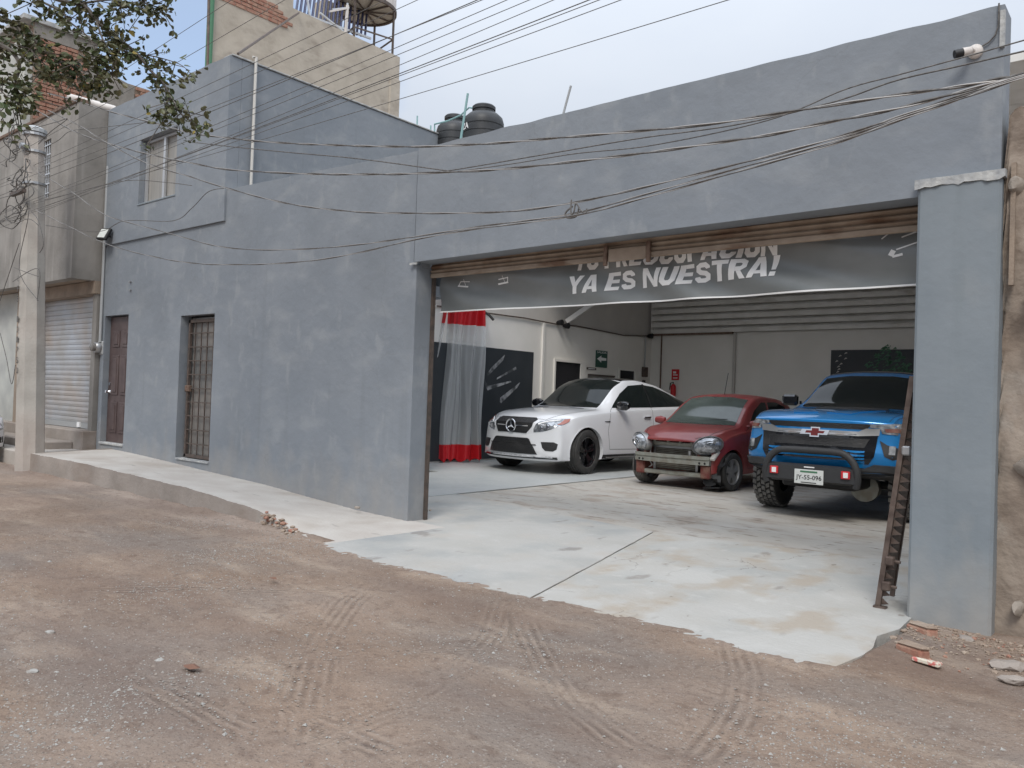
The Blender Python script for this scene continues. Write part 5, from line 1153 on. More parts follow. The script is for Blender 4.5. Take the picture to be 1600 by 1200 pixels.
# ================================================================== CARS
def gsm(a, s):
    k = int(3*s)+1; w = np.exp(-.5*(np.arange(-k, k+1)/s)**2); w /= w.sum()
    return np.convolve(np.pad(a, k, mode='edge'), w, 'valid')
class Body:
    """closed lofted car body; local frame: +X forward, +Y left, +Z up, front axle at x=0"""
    def __init__(s, x0, x1, cur, nose=(.22, 3.0), tail=(.18, 3.0), fprof=None, sm=2.2, N=110):
        xs = np.linspace(x0, x1, N); dx = (x1-x0)/(N-1)
        C_ = {k: gsm(np.interp(xs, [p[0] for p in v], [p[1] for p in v]), sm if k != 't' else sm*.8) for k, v in cur.items()}
        rings = []
        for i, x in enumerate(xs):
            w, b, be, wt, t, cr = (C_[k][i] for k in ('w', 'b', 'belt', 'wt', 't', 'crown'))
            sh = min(.045, max(.01, (t-be)*.5))
            P = [(0, b), (w*.55, b), (w*.93, b+.01), (w*.985, b+.07), (w*1.0, b+(be-b)*.42), (w*.985, b+(be-b)*.74), (w*.955, be-.03), (w*.925, be+.0), (w*.925-(w*.925-wt)*.5, be+(t-be)*.52), (wt+.02, t-.05*min(1, (t-be)/.2)), (wt-.05, t-.004), (wt*.6, t+cr*.62), (wt*.3, t+cr*.92), (0, t+cr)]
            P = [Vector((p[0], p[1], 0)) for p in P]; R_ = catm(P, 4); rings.append([(q.x, q.y) for q in R_])
        n = len(rings[0]); vs = []; 
        xf = x1; xb = x0
        def deform(x, y, z, w):
            ff = smooth(xf-.75, xf, x); 
            x2 = x-ff*nose[0]*abs(y/w)**nose[1]
            if fprof is not None: x2 += smooth(xf-.45, xf, x)*float(np.interp(z, [q[0] for q in fprof], [q[1] for q in fprof]))
            rr = smooth(xb+.6, xb, x); x2 += rr*tail[0]*abs(y/w)**tail[1]
            return x2
        def ring(i, sc=1, dxx=0):
            out = []; w = C_['w'][i]; zc = (C_['b'][i]+C_['t'][i])/2
            full = rings[i]+[(-a, b) for a, b in rings[i][-2:0:-1]]
            for (y, z) in full:
                y2 = y*sc; z2 = zc+(z-zc)*sc; out.append((float(deform(xs[i], y2, z2, w))+dxx, y2, z2))
            return out
        R_ = [ring(0, .5, -.02), ring(0, .93, -.018), ring(0, .98, -.008)]+[ring(i) for i in range(N)]+[ring(N-1, .98, .010), ring(N-1, .93, .02), ring(N-1, .5, .022)]
        m_ = len(R_[0]); vs = [p for r in R_ for p in r]; fs = []
        for i in range(len(R_)-1):
            for j in range(m_): fs.append((i*m_+j, i*m_+(j+1) % m_, (i+1)*m_+(j+1) % m_, (i+1)*m_+j))
        vs += [tuple(np.mean(R_[0], 0)), tuple(np.mean(R_[-1], 0))]; a, b = len(vs)-2, len(vs)-1
        for j in range(m_): fs.append((a, (j+1) % m_, j)); fs.append((b, (len(R_)-1)*m_+j, (len(R_)-1)*m_+(j+1) % m_))
        s.g = G(); s.g.add(vs, fs); s.bvh = BVHTree.FromPolygons([Vector(v) for v in vs], fs)
    def hit(s, u, v, ax):
        o, d = {'f': (Vector((5, u, v)), Vector((-1, 0, 0))), 'l': (Vector((u, 5, v)), Vector((0, -1, 0))), 'r': (Vector((u, -5, v)), Vector((0, 1, 0))), 't': (Vector((u, v, 5)), Vector((0, 0, -1))), 'b': (Vector((-9, u, v)), Vector((1, 0, 0)))}[ax]
        loc, nrm, i, dist = s.bvh.ray_cast(o, d)
        if loc is None:
            loc, nrm, i, dist = s.bvh.find_nearest(o+d*4.2)
        if nrm.dot(d) > 0: nrm = -nrm
        return loc, nrm
    def patch(s, pts, ax, off=.006, grid=.05, mir=False, curve=False, inset=0, sk=.012):
        """outline in the plane seen along ax, laid on the body, raised by off, with an edge"""
        if curve: pts = [tuple(q)[:2] for q in catm([(*p, 0) for p in list(pts)+[pts[0]]], 4)][:-1]
        P = []
        for a, b in zip(pts, list(pts[1:])+[pts[0]]):
            L2 = math.hypot(b[0]-a[0], b[1]-a[1]); n = max(1, int(L2/grid)); P += [(a[0]+(b[0]-a[0])*k/n, a[1]+(b[1]-a[1])*k/n) for k in range(n)]
        nb = len(P); xs_ = [p[0] for p in P]; ys_ = [p[1] for p in P]
        def inside(x, y):
            c = False; j = nb-1
            for i in range(nb):
                if (P[i][1] > y) != (P[j][1] > y) and x < (P[j][0]-P[i][0])*(y-P[i][1])/(P[j][1]-P[i][1]+1e-12)+P[i][0]: c = not c
                j = i
            return c
        I = []
        x = min(xs_)+grid/2
        while x < max(xs_):
            y = min(ys_)+grid/2
            while y < max(ys_):
                if inside(x, y) and min((x-a)**2+(y-b)**2 for a, b in P) > (grid*.35)**2: I.append((x, y))
                y += grid
            x += grid
        V, E_, Fc, *_ = geometry.delaunay_2d_cdt([Vector(p) for p in P+I], [(i, (i+1) % nb) for i in range(nb)], [list(range(nb))], 1, 1e-6)
        g = G()
        for sgn in ((1, -1) if mir else (1,)):
            vs = []; lo = []
            axx = ax
            if sgn < 0 and ax == 'l': axx = 'r'
            for p in V:
                u, v = p.x, p.y
                if sgn < 0 and ax in 'fb': u = -u
                if sgn < 0 and ax == 't': v = -v
                loc, nr = s.hit(u, v, axx); vs.append(loc+nr*off); lo.append(loc-nr*sk)
            cnt = {}
            for f in Fc:
                for a, b in zip(f, list(f[1:])+[f[0]]): cnt[(min(a, b), max(a, b))] = cnt.get((min(a, b), max(a, b)), 0)+1
            n = len(vs); g.add(vs+lo, [tuple(f) for f in Fc]+[(a, b, b+n, a+n) for (a, b), c in cnt.items() if c == 1])
        return g
    def seam(s, pts, ax, w=.007, off=.002, mir=False, grid=.05):
        g = G()
        for sgn in ((1, -1) if mir else (1,)):
            axx = 'r' if (sgn < 0 and ax == 'l') else ax; Q = []
            for a, b in zip(pts, pts[1:]):
                L2 = math.hypot(b[0]-a[0], b[1]-a[1]); n = max(1, int(L2/grid)); Q += [(a[0]+(b[0]-a[0])*k/n, a[1]+(b[1]-a[1])*k/n) for k in range(n)]
            Q.append(pts[-1]); H = []
            for u, v in Q:
                if sgn < 0 and ax in 'fb': u = -u
                if sgn < 0 and ax == 't': v = -v
                H.append(s.hit(u, v, axx))
            vs = []
            for i, (l, nr) in enumerate(H):
                t = (H[min(i+1, len(H)-1)][0]-H[max(i-1, 0)][0]).normalized(); sd = t.cross(nr).normalized()*w/2; vs += [l+nr*off-sd, l+nr*off+sd]
            g.add(vs, [(2*i, 2*i+2, 2*i+3, 2*i+1) for i in range(len(H)-1)])
        return g
def cpart(g, name, mt, par, smooth=True, angle=35): return g.make(name, mt, par, smooth=smooth, angle=angle)
def mkbody(b, name, mt, car, cuts, liner=True):
    o = b.g.make(name, mt, car, smooth=True, angle=60)
    for kind, prm in cuts:
        g = G()
        if kind == 'cyl':
            x, z, r_, y0, y1 = prm; g.lathe([(0, y0), (r_, y0), (r_, y1), (0, y1)], (x, 0, z), 'Y', 40)
        else: g.box(*prm)
        co = g.make('cutter', 'black', smooth=True)
        co.matrix_world = car.matrix_world if False else Matrix()
        mdf = o.modifiers.new('b', 'BOOLEAN'); mdf.operation = 'DIFFERENCE'; mdf.object = co; mdf.solver = 'EXACT'
        # apply in local space
        keep = o.parent; o.parent = None
        bpy.context.view_layer.update(); dg = bpy.context.evaluated_depsgraph_get(); me = bpy.data.meshes.new_from_object(o.evaluated_get(dg)); o.modifiers.clear(); o.data = me; o.parent = keep
        bpy.data.objects.remove(co)
    bm = bmesh.new(); bm.from_mesh(o.data)
    for e in bm.edges:
        if len(e.link_faces) == 2 and e.calc_face_angle(0) > rad(38): e.smooth = False
    bm.to_mesh(o.data); bm.free(); o.data.name = name
    return o
def wheel(car, x, y, r_, wd, style, steer=0, dusty=False, rim_r=None, rimmat='gloss'):
    """rim mesh carries tyre; wheel faces +Y when y>0"""
    s = 1 if y > 0 else -1; rr = rim_r or r_*.68
    g = G(); h = wd/2
    g.lathe([(rr*.98, -h*.9), (rr*.90, -h*.6), (rr*.88, h*.5), (rr*.93, h*.86), (rr*.99, h*.9), (rr*1.0, h*.82)], (0, 0, 0), 'Y', 40)
    ns = {'twin': 5, 'alloy': 5, 'off': 6, 'far': 8}[style]
    for i in range(ns):
        a = 2*math.pi*i/ns+.3
        for k in ((-.13, .13) if style in ('twin',) else (0,)):
            w0, w1 = (.045, .028) if style == 'twin' else (.07, .055) if style == 'alloy' else (.06, .05)
            ca = math.cos(a); sa = math.sin(a); c2 = math.cos(a+k*1.3); s2 = math.sin(a+k*1.3)
            p0 = Vector((ca*rr*.16, h*.58, sa*rr*.16)); p1 = Vector((c2*rr*.95, h*.74, s2*rr*.95)); d = (p1-p0).normalized(); q = Vector((-d.z, 0, d.x)).normalized()
            vs = [p0-q*w0*.6, p0+q*w0*.6, p1+q*w1, p1-q*w1]; vs += [v-Vector((0, .045, 0)) for v in vs]
            g.add(vs, [(0, 1, 2, 3), (7, 6, 5, 4), (0, 4, 5, 1), (1, 5, 6, 2), (2, 6, 7, 3), (3, 7, 4, 0)])
    g.lathe([(rr*.24, h*.4), (rr*.24, h*.58), (rr*.20, h*.64), (0, h*.65)], (0, 0, 0), 'Y', 20)
    if s < 0: g.v = [(v[0], -v[1], v[2]) for v in g.v]
    o = g.make('wheel', rimmat, car, smooth=True, angle=30); o.location = (x, y, r_); o.rotation_euler = (0, 0, steer)
    t = G(); pr = []
    sh = r_*.965
    pr = [(rr*.985, -h*.88), (rr*1.06, -h*1.0), (r_*.88, -h*1.03), (sh, -h*.93), (r_*.99, -h*.80)]
    ng = 4
    for i in range(ng):
        c = -h*.8+1.6*h*(i+.5)/ng; e = h*.045
        pr += [(r_, c-h*.19+e), (r_, c+h*.19-e-h*.03), (r_-.012, c+h*.19-e), (r_-.012, c+h*.19+e)]
    pr += [(r_*.99, h*.80), (sh, h*.93), (r_*.88, h*1.03), (rr*1.06, h*1.0), (rr*.985, h*.88)]
    if style == 'off':
        pr = [(rr*.985, -h*.88), (rr*1.06, -h*1.0), (r_*.86, -h*1.04), (sh*.975, -h*.95), (r_*.965, -h*.8), (r_*.97, 0), (r_*.965, h*.8), (sh*.975, h*.95), (r_*.86, h*1.04), (rr*1.06, h*1.0), (rr*.985, h*.88)]
    t.lathe(pr, (0, 0, 0), 'Y', 56)
    ty = t.make('tyre', 'tyred' if dusty and style != 'off' else 'tyre', o, smooth=True, angle=28)
    if style == 'off':
        b = G(); random.seed(2)
        nb = 32
        for i in range(nb):
            for j in range(5):
                a = 2*math.pi*(i+(.5 if j % 2 else 0))/nb; c = (-.8+.4*j)*h; ww = h*.17; ll = 2*math.pi*r_/nb*.36
                ra, rb = r_*.95, r_*(1.03 if j in (1, 2, 3) else 1.012); sk_ = .35*(1 if j % 2 else -1)
                vs = []
                for rv in (ra, rb):
                    for (dy, dl) in ((-ww, -ll), (ww, -ll*.8), (ww*.9, ll), (-ww*.8, ll*.9)):
                        aa = a+(dl+sk_*dy)/r_; vs.append((rv*math.cos(aa), c+dy, rv*math.sin(aa)))
                b.add(vs, [(4, 5, 6, 7), (0, 4, 7, 3), (0, 1, 5, 4), (1, 2, 6, 5), (2, 3, 7, 6)])
        b.make('tread_block', 'tyred' if dusty else 'tyre', o)['kind'] = 'stuff'
    d = G(); d.lathe([(0, -h*.1), (rr*.7, -h*.1), (rr*.7, h*.02), (0, h*.02)], (0, 0, 0), 'Y', 28); d.make('brake_disc', 'steel', o, smooth=True)
    return o
def arc(cx, cz, r_, a0, a1, n=16): return [(cx+r_*math.cos(rad(a0+(a1-a0)*i/n)), cz+r_*math.sin(rad(a0+(a1-a0)*i/n))) for i in range(n+1)]
def liner(car, x, z, r_, y0, y1, a0=-16):
    yi, yo = (y0, y1) if abs(y0) < abs(y1) else (y1, y0); A = [rad(a0+(180-2*a0)*k/24) for k in range(25)]; g = G()
    vs = [(x+r_*math.cos(a), y, z+r_*math.sin(a)) for a in A for y in (yi, yo)]+[(x, yi, z)]
    g.add(vs, [(2*k, 2*k+2, 2*k+3, 2*k+1) for k in range(24)]+[(2*k, 50, 2*k+2) for k in range(24)]); return cpart(g, 'wheel_arch', 'black', car)
    g = G(); g.lathe([(r_, y0), (r_, y1)], (x, 0, z), 'Y', 36); g.lathe([(0, y0), (r_, y0)], (x, 0, z), 'Y', 36); return cpart(g, 'wheel_arch', 'black', car)
def archtrim(b, car, x, z, r_, wd, mt, ax, y0=None, th=.012, a0=-12, a1=192):
    o_ = arc(x, z, r_+wd, a0, a1, 22)+arc(x, z, r_-.004, a1, a0, 22); o_ = [(p[0], p[1]) for p in o_]
    return b.patch(o_, ax, off=th, grid=.06)

# ---------------- white coupe SUV
def white_suv():
    K_ = 1.165
    car = thing('white_suv', (-10.40, 13.55, .022), 'white coupe SUV with star emblem on its black grille, parked left of the red hatchback', 'car', rz=rad(-94), sc=K_)
    cur = {'w': [(-4.05, .80), (-3.7, .93), (-2.9, 1.0), (-1.5, .985), (0, 1.0), (.5, .97), (.88, .90)],
           'b': [(-4.05, .50), (-3.7, .33), (-3.2, .27), (.4, .22), (.88, .22)],
           'belt': [(-4.05, 1.02), (-3.6, 1.19), (-2.5, 1.17), (-1.2, 1.13), (-.7, 1.09), (0, 1.03), (.5, .955), (.82, .86), (.88, .80)],
           'wt': [(-4.05, .55), (-3.7, .60), (-2.6, .60), (-1.5, .64), (-1.0, .68), (-.72, .74), (-.55, .80), (0, .82), (.5, .76), (.88, .66)],
           't': [(-4.05, 1.06), (-3.85, 1.24), (-3.3, 1.44), (-2.6, 1.63), (-1.9, 1.70), (-1.45, 1.68), (-1.1, 1.54), (-.62, 1.15), (-.5, 1.115), (0, 1.08), (.45, 1.025), (.72, .965), (.83, .90), (.88, .83)],
           'crown': [(-4.05, .02), (-1.9, .03), (-1.1, .05), (-.5, .035), (.3, .03), (.88, .02)]}
    b = Body(-4.05, .88, cur, nose=(.30, 2.6), fprof=[(.2, -.04), (.30, .03), (.42, .02), (.60, .0), (.80, -.02), (.97, -.06)])
    WR = .385; bo = mkbody(b, 'body', ['mwhite'], car, [('cyl', (0, WR, .425, .66, 1.4)), ('cyl', (0, WR, .425, -1.4, -.66)), ('cyl', (-2.92, WR, .425, .66, 1.4)), ('cyl', (-2.92, WR, .425, -1.4, -.66))])
    for x in (0, -2.92):
        liner(car, x, WR, .42, .66, .93); liner(car, x, WR, .42, -.93, -.66)
        for s_ in (1, -1): wheel(car, x, s_*.86, WR, .27, 'twin', steer=rad(6) if x == 0 else 0, dusty=False)
    P = lambda pts, ax, nm, mt, **k: cpart(b.patch(pts, ax, **k), nm, mt, car)
    # glass
    P([(-.70, 1.15), (.70, 1.15), (.63, 1.63), (.35, 1.685), (-.35, 1.685), (-.63, 1.63)], 'f', 'windscreen', 'cglass')
    P([(-1.40, -.60), (-1.40, .60), (-3.1, .56), (-3.1, -.56)], 't', 'roof_glass', 'gloss', off=.005)
    side = [(-.80, 1.155), (-1.18, 1.42), (-1.50, 1.575), (-1.95, 1.61), (-2.4, 1.585), (-2.9, 1.47), (-3.35, 1.33), (-3.62, 1.24), (-3.0, 1.215), (-2.0, 1.185)]
    P(side, 'l', 'side_window', 'cglass', mir=True)
    P([(-1.98, 1.18), (-2.03, 1.18), (-2.06, 1.62), (-2.0, 1.62)], 'l', 'window_pillar', 'gloss', mir=True, off=.009)
    P([(-3.0, .2), (.5, .2), (.5, .2)], 'l', 'x', 'gloss') if False else None
    # front
    gr = P([(-.45, .92), (-.40, .945), (.40, .945), (.45, .92), (.43, .80), (.34, .685), (-.34, .685), (-.43, .80)], 'f', 'grille', 'mesh', off=.008)
    g = b.patch([(-.40, .895), (-.36, .925), (.36, .925), (.40, .895), (.37, .91), (-.37, .91)], 'f', off=.014)
    g2 = b.patch([(-.36, .812), (-.09, .808), (-.09, .79), (-.36, .797)], 'f', off=.02, mir=True)
    cpart(g2, 'grille_bar', 'chrome', car)
    c_, nr = b.hit(0, .80, 'f'); g = G(); R_ = .108
    ring = [c_+Vector((.03, R_*math.cos(a), R_*math.sin(a))) for a in np.linspace(0, 2*math.pi, 29)]; g.tube(ring, .012, 6, cap=False)
    for k in range(3):
        a = math.pi/2+k*2*math.pi/3; t = Vector((0, math.cos(a), math.sin(a))); sd = Vector((0, -math.sin(a), math.cos(a)))
        o_ = c_+Vector((.03, 0, 0)); g.add([o_+sd*.022, o_+t*R_, o_-sd*.022, o_+Vector((.014, 0, 0)), o_-t*.012], [(0, 1, 3), (1, 2, 3), (2, 4, 3), (4, 0, 3), (0, 4, 2, 1)])
    cpart(g, 'star_emblem', 'chrome', car)
    g = G(); g.lathe([(0, .0), (.085, .0), (.085, .012), (0, .014)], c_+Vector((.008, 0, 0)), 'X', 24); cpart(g, 'emblem_backing', 'gloss', car)
    hl_ = [(.47, .70), (.46, .76), (.52, .885), (.66, .925), (.80, .945), (.895, .95), (.90, .90), (.86, .83), (.74, .76), (.60, .715)]
    h = P(hl_, 'f', 'headlight', 'lens', mir=True, off=.006, grid=.035)
    P([(.53, .855), (.66, .905), (.80, .928), (.79, .91), (.66, .885), (.54, .835)], 'f', 'headlight_brow', 'white', mir=True, off=.012)
    P([(.83, .93), (.895, .945), (.90, .90), (.86, .845), (.81, .84)], 'f', 'indicator', 'amber', mir=True, off=.011, grid=.03)
    for yy, zz, rr_ in ((.58, .775, .035), (.68, .80, .04)):
        for s_ in (1, -1): l_, n_ = b.hit(s_*yy, zz, 'f'); cpart(G().lathe([(0, .012), (rr_, .012), (rr_*1.1, 0)], l_, 'X', 14), 'projector', 'chrome', car)
    # lower intakes
    P([(-.40, .585), (-.36, .60), (.36, .60), (.40, .585), (.50, .44), (.55, .335), (-.55, .335), (-.50, .44)], 'f', 'lower_intake', 'mesh', off=.016)
    P([(.60, .545), (.80, .55), (.86, .52), (.85, .43), (.80, .395), (.68, .40), (.63, .45)], 'f', 'side_intake', 'mesh', off=.007, mir=True, grid=.035)
    P([(-.52, .50), (.52, .50), (.53, .488), (-.53, .488)], 'f', 'intake_bar', 'black', off=.018)
    P([(-.86, .300), (.86, .300), (.86, .262), (-.86, .262)], 'f', 'lip', 'gloss', off=.016, grid=.05)
    P([(-.80, .30), (.80, .30), (.80, .285), (-.80, .285)], 'f', 'lip_trim', 'chrome', off=.02, grid=.05)
    # bonnet vents, seams, sills
    P([(-.28, .30), (-.36, .30), (-.40, .56), (-.35, .56)], 't', 'bonnet_vent', 'black', mir=True, off=.003)
    cpart(b.seam([(-.52, .74), (0, .80), (.40, .74), (.66, .58), (.70, .42)], 't', mir=True), 'bonnet_gap', 'black', car)
    cpart(b.seam([(-.66, -.60), (-.60, 0), (-.66, .60)], 't', w=.05, off=.006), 'cowl', 'black', car)
    for pts in ([(-.62, .42), (-.56, .75), (-.68, 1.08), (-.80, 1.15)], [(-.62, .42), (-1.9, .40), (-1.98, .80), (-1.98, 1.18)], [(-1.9, .40), (-2.42, .42), (-2.55, .75), (-2.9, 1.0), (-3.0, 1.20)]):
        cpart(b.seam(pts, 'l', mir=True), 'door_gap', 'black', car)
    P([(-2.5, .33), (-.42, .33), (-.42, .26), (-2.5, .26)], 'l', 'sill_trim', 'gloss', mir=True, off=.02)
    P([(-2.42, .29), (-.50, .29), (-.50, .275), (-2.42, .275)], 'l', 'sill_strip', 'chrome', mir=True, off=.026)
    P([(-1.68, .985), (-1.68, 1.005), (-1.88, 1.01), (-1.88, .985)], 'l', 'door_handle', 'chrome', mir=True, off=.03)
    P([(-.48, .905), (-.48, .915), (-.64, .92), (-.62, .90)], 'l', 'fender_badge', 'gloss', mir=True, off=.008)
    for s_ in (1, -1):
        g = G(); g.lathe([(0, -.13), (.06, -.12), (.085, -.04), (.085, .06), (.05, .12), (0, .125)], (0, 0, 0), 'Y', 16); g.v = [(v[0]*.8-.93, v[1]+s_*1.04, v[2]+1.20) for v in g.v]; g.tube([(-.92, s_*.84, 1.16), (-.93, s_*1.0, 1.18)], .022, 6); cpart(g, 'mirror', 'gloss', car)
    g = G()
    for s_ in ('l', 'r'):
        g3 = archtrim(b, car, 0, WR, .428, .012, 'mwhite', s_, th=.008); g.add(g3.v, g3.f)
    cpart(g, 'arch_lip', 'mwhite', car)
    for s_ in (1, -1): l_, n_ = b.hit(.72, 0.0, 't')
    l_, n_ = b.hit(.74, 0, 't'); cpart(G().lathe([(0, .008), (.028, .006), (.03, 0)], l_, 'Z', 14), 'bonnet_badge', 'black', car)
    P([(-.55, .62), (-.53, .64), (.53, .64), (.55, .62), (.55, .61), (-.55, .61)], 'b', 'tail_trim', 'chrome', off=.006)
    return car
white_suv()

# ---------------- damaged red hatchback
def red_hatch():
    car = thing('red_hatchback', (-7.0, 13.36, .014), 'dusty red hatchback with its front bumper missing and radiator exposed', 'car', rz=rad(-91.5), sc=1.12)
    cur = {'w': [(-3.03, .70), (-2.8, .80), (-2.4, .83), (-1, .835), (0, .83), (.35, .80), (.56, .72)],
           'b': [(-3.03, .42), (-2.7, .25), (.3, .22), (.56, .26)],
           'belt': [(-3.03, .95), (-2.7, 1.0), (-1.5, .97), (-.7, .95), (-.35, .91), (.2, .84), (.56, .70)],
           'wt': [(-3.03, .52), (-2.8, .55), (-2, .585), (-1.2, .60), (-.8, .63), (-.5, .68), (-.3, .70), (.2, .68), (.56, .58)],
           't': [(-3.03, 1.0), (-2.95, 1.18), (-2.7, 1.40), (-2.2, 1.48), (-1.5, 1.51), (-1.15, 1.47), (-.85, 1.33), (-.42, 1.02), (-.3, .985), (.1, .95), (.36, .88), (.5, .81), (.56, .74)],
           'crown': [(-3.03, .02), (-1.5, .03), (-.8, .05), (-.3, .035), (.56, .03)]}
    b = Body(-3.03, .56, cur, nose=(.20, 2.5))
    WR = .30
    bo = mkbody(b, 'body', ['mred'], car, [('cyl', (0, WR, .345, .56, 1.3)), ('cyl', (0, WR, .345, -1.3, -.56)), ('cyl', (-2.45, WR, .345, .56, 1.3)), ('cyl', (-2.45, WR, .345, -1.3, -.56)), ('box', ((.20, -.66, .10), (.9, .66, .745)))])
    for x in (0, -2.45):
        liner(car, x, WR, .34, .56, .79); liner(car, x, WR, .34, -.79, -.56)
        for s_ in (1, -1): wheel(car, x, s_*.735, WR, .19, 'alloy', steer=rad(-4) if x == 0 else 0, dusty=(x == 0 and s_ < 0), rimmat='steel')
    P = lambda pts, ax, nm, mt, **k: cpart(b.patch(pts, ax, **k), nm, mt, car)
    P([(-.63, 1.01), (.63, 1.01), (.53, 1.43), (.25, 1.47), (-.25, 1.47), (-.53, 1.43)], 'f', 'windscreen', 'cglassg')
    P([(-.66, 1.0), (-.70, 1.03), (-1.0, 1.26), (-1.32, 1.40), (-1.95, 1.41), (-2.3, 1.34), (-2.55, 1.15), (-2.4, 1.02), (-1.4, 1.0)], 'l', 'side_window', 'cglass', mir=True)
    P([(-1.46, 1.0), (-1.52, 1.0), (-1.54, 1.42), (-1.48, 1.42)], 'l', 'window_pillar', 'mred', mir=True, off=.01)
    cpart(b.seam([(-.40, -.62), (-.33, 0), (-.40, .62)], 't', w=.045, off=.006), 'cowl', 'black', car)
    cpart(b.seam([(-.38, .66), (.05, .66), (.35, .56), (.48, .40)], 't', mir=True, w=.01), 'bonnet_gap', 'black', car)
    for pts in ([(-.48, .34), (-.44, .65), (-.50, .92), (-.68, 1.0)], [(-.48, .34), (-1.45, .32), (-1.52, .98)]): cpart(b.seam(pts, 'l', mir=True), 'door_gap', 'black', car)
    # headlights: ovals bulging at the corners
    for s_ in (1, -1):
        g = G(); g.lathe([(0, .10), (.10, .085), (.155, .03), (.165, -.03), (.15, -.08)], (0, 0, 0), 'X', 28)
        Rm = Matrix.Rotation(s_*rad(28), 3, 'Z') @ Matrix.Rotation(s_*rad(14), 3, 'X')
        def tf(v, k=(1.0, 1.34, .80)): q = Rm@Vector((v[0]*k[0], v[1]*k[1], v[2]*k[2])); return (q.x+.44, q.y+s_*.60, q.z+.70)
        ring_ = G(); ring_.lathe([(.160, .0), (.175, .02), (.185, -.02), (.18, -.08)], (0, 0, 0), 'X', 28); ring_.v = [tf(v) for v in ring_.v]; cpart(ring_, 'headlight_bezel', 'steel', car)
        g.v = [tf(v) for v in g.v]; h = cpart(g, 'headlight', 'lens', car)
        g = G(); g.lathe([(.03, .05), (.06, .105), (.065, .10)], (0, .03, 0), 'X', 16); g.v = [tf(v) for v in g.v]; g.make('reflector', 'chrome', h, smooth=True)
    # exposed front: cavity back, core support, radiator, condenser, beam
    g = G(); g.box((.16, -.64, .2), (.20, .64, .745)); cpart(g, 'engine_bay', 'black', car, smooth=False)
    g = G()
    g.box((.36, -.50, .66), (.42, .50, .72), ch=.008); g.box((.37, -.55, .64), (.41, -.38, .70), ch=.008); g.box((.37, .38, .64), (.41, .55, .70), ch=.008)
    for y in (-.34, -.1, .12, .32): g.box((.38, y-.02, .70), (.44, y+.02, .75), ch=.006)
    cpart(g, 'upper_support', 'beam', car, smooth=False)
    g = G(); g.box((.30, -.36, .28), (.35, .36, .62)); cpart(g, 'radiator', 'radiator', car, smooth=False)
    g = G(); g.box((.29, -.40, .26), (.36, -.36, .64)); g.box((.29, .36, .26), (.36, .40, .64)); g.box((.29, -.40, .62), (.37, .40, .655)); cpart(g, 'radiator_frame', 'steel', car, smooth=False)
    g = G()
    for i in range(12): z = .30+i*.027; g.box((.35, -.35, z), (.354, .35, z+.006))
    cpart(g, 'radiator_fins', 'beam', car, smooth=False)['kind'] = 'stuff'
    g = G(); n = 14; vs = []
    for i in range(n+1):
        y = -.66+1.32*i/n; x = .60-.10*(y/.66)**2
        vs += [(x, y, .40), (x, y, .455), (x-.02, y, .465), (x-.02, y, .475), (x, y, .485), (x, y, .535), (x-.07, y, .535), (x-.07, y, .40)]
    g.add(vs, [(8*i+j, 8*i+8+j, 8*i+8+(j+1) % 8, 8*i+(j+1) % 8) for i in range(n) for j in range(8)]+[tuple(range(8)), tuple(range(8*n+7, 8*n-1, -1))]); cpart(g, 'bumper_beam', 'beam', car, smooth=False)
    g = G(); 
    for y in (-.56, -.48, .52, .60): x = .605-.10*(y/.66)**2; g.lathe([(0, 0), (.018, 0)], (x, y, .43), 'X', 10)
    cpart(g, 'bolt_hole', 'black', car)
    g = G(); g.box((.20, -.66, .19), (.48, -.50, .40), ch=.02); g.box((.20, .50, .19), (.48, .66, .40), ch=.02); g.box((.22, .46, .40), (.50, .50, .62)); g.box((.22, -.50, .40), (.50, -.46, .62)); cpart(g, 'frame_rail', 'redraw', car, smooth=False)
    g = G(); g.box((.34, -.62, .20), (.46, .62, .27), ch=.012); cpart(g, 'lower_crossmember', 'beam', car, smooth=False)
    g = G(); g.tube(catm([(.42, -.42, .60), (.46, -.40, .50), (.44, -.43, .42), (.46, -.36, .34), (.44, -.43, .30)], 4), .010, 6); g.tube(catm([(.40, .42, .60), (.46, .45, .56), (.50, .47, .50), (.44, .44, .40)], 4), .012, 6); g.tube([(.44, .30, .46), (.44, .30, .60)], .03, 8); cpart(g, 'hose', 'steel', car)
    # torn plastic liner hanging in front of the near wheel
    g = G(); vs = []; nn_ = 12
    for i in range(nn_+1):
        a = rad(20+95*i/nn_)
        for j in range(7):
            y = .50+.30*j/6; r_ = .33+.03*math.sin(i*1.3+j)+.02*random.random(); vs.append((r_*math.cos(a-rad(45))*1.05+.03, y+.02*math.sin(i), .30+r_*math.sin(a-rad(60))*.95))
    g.add(vs, [(i*7+j, (i+1)*7+j, (i+1)*7+j+1, i*7+j+1) for i in range(nn_) for j in range(6)]); cpart(g, 'torn_liner', 'black', car)
    g = G(); g.box((.02, .52, .05), (.40, .80, .07), R=Matrix.Rotation(rad(6), 3, 'X')); cpart(g, 'torn_liner', 'black', car, smooth=False)
    g = G(); g.box((.28, .66, .53), (.50, .74, .58), ch=.01, R=Matrix.Rotation(rad(35), 3, 'Y')); cpart(g, 'bumper_bracket', 'whited', car, smooth=False)
    for s_ in (1, -1):
        g = G(); g.lathe([(0, -.10), (.05, -.09), (.07, 0), (.05, .09), (0, .10)], (0, 0, 0), 'Y', 14); g.v = [(v[0]*.8-.62, v[1]+s_*.88, v[2]+1.04) for v in g.v]; g.tube([(-.6, s_*.74, 1.0), (-.61, s_*.84, 1.02)], .02, 6); cpart(g, 'mirror', 'mred', car)
    l_, n_ = b.hit(-1.25, 0, 't'); cpart(G().tube([l_, l_+Vector((-.12, 0, .38))], .006, 5), 'antenna', 'black', car)
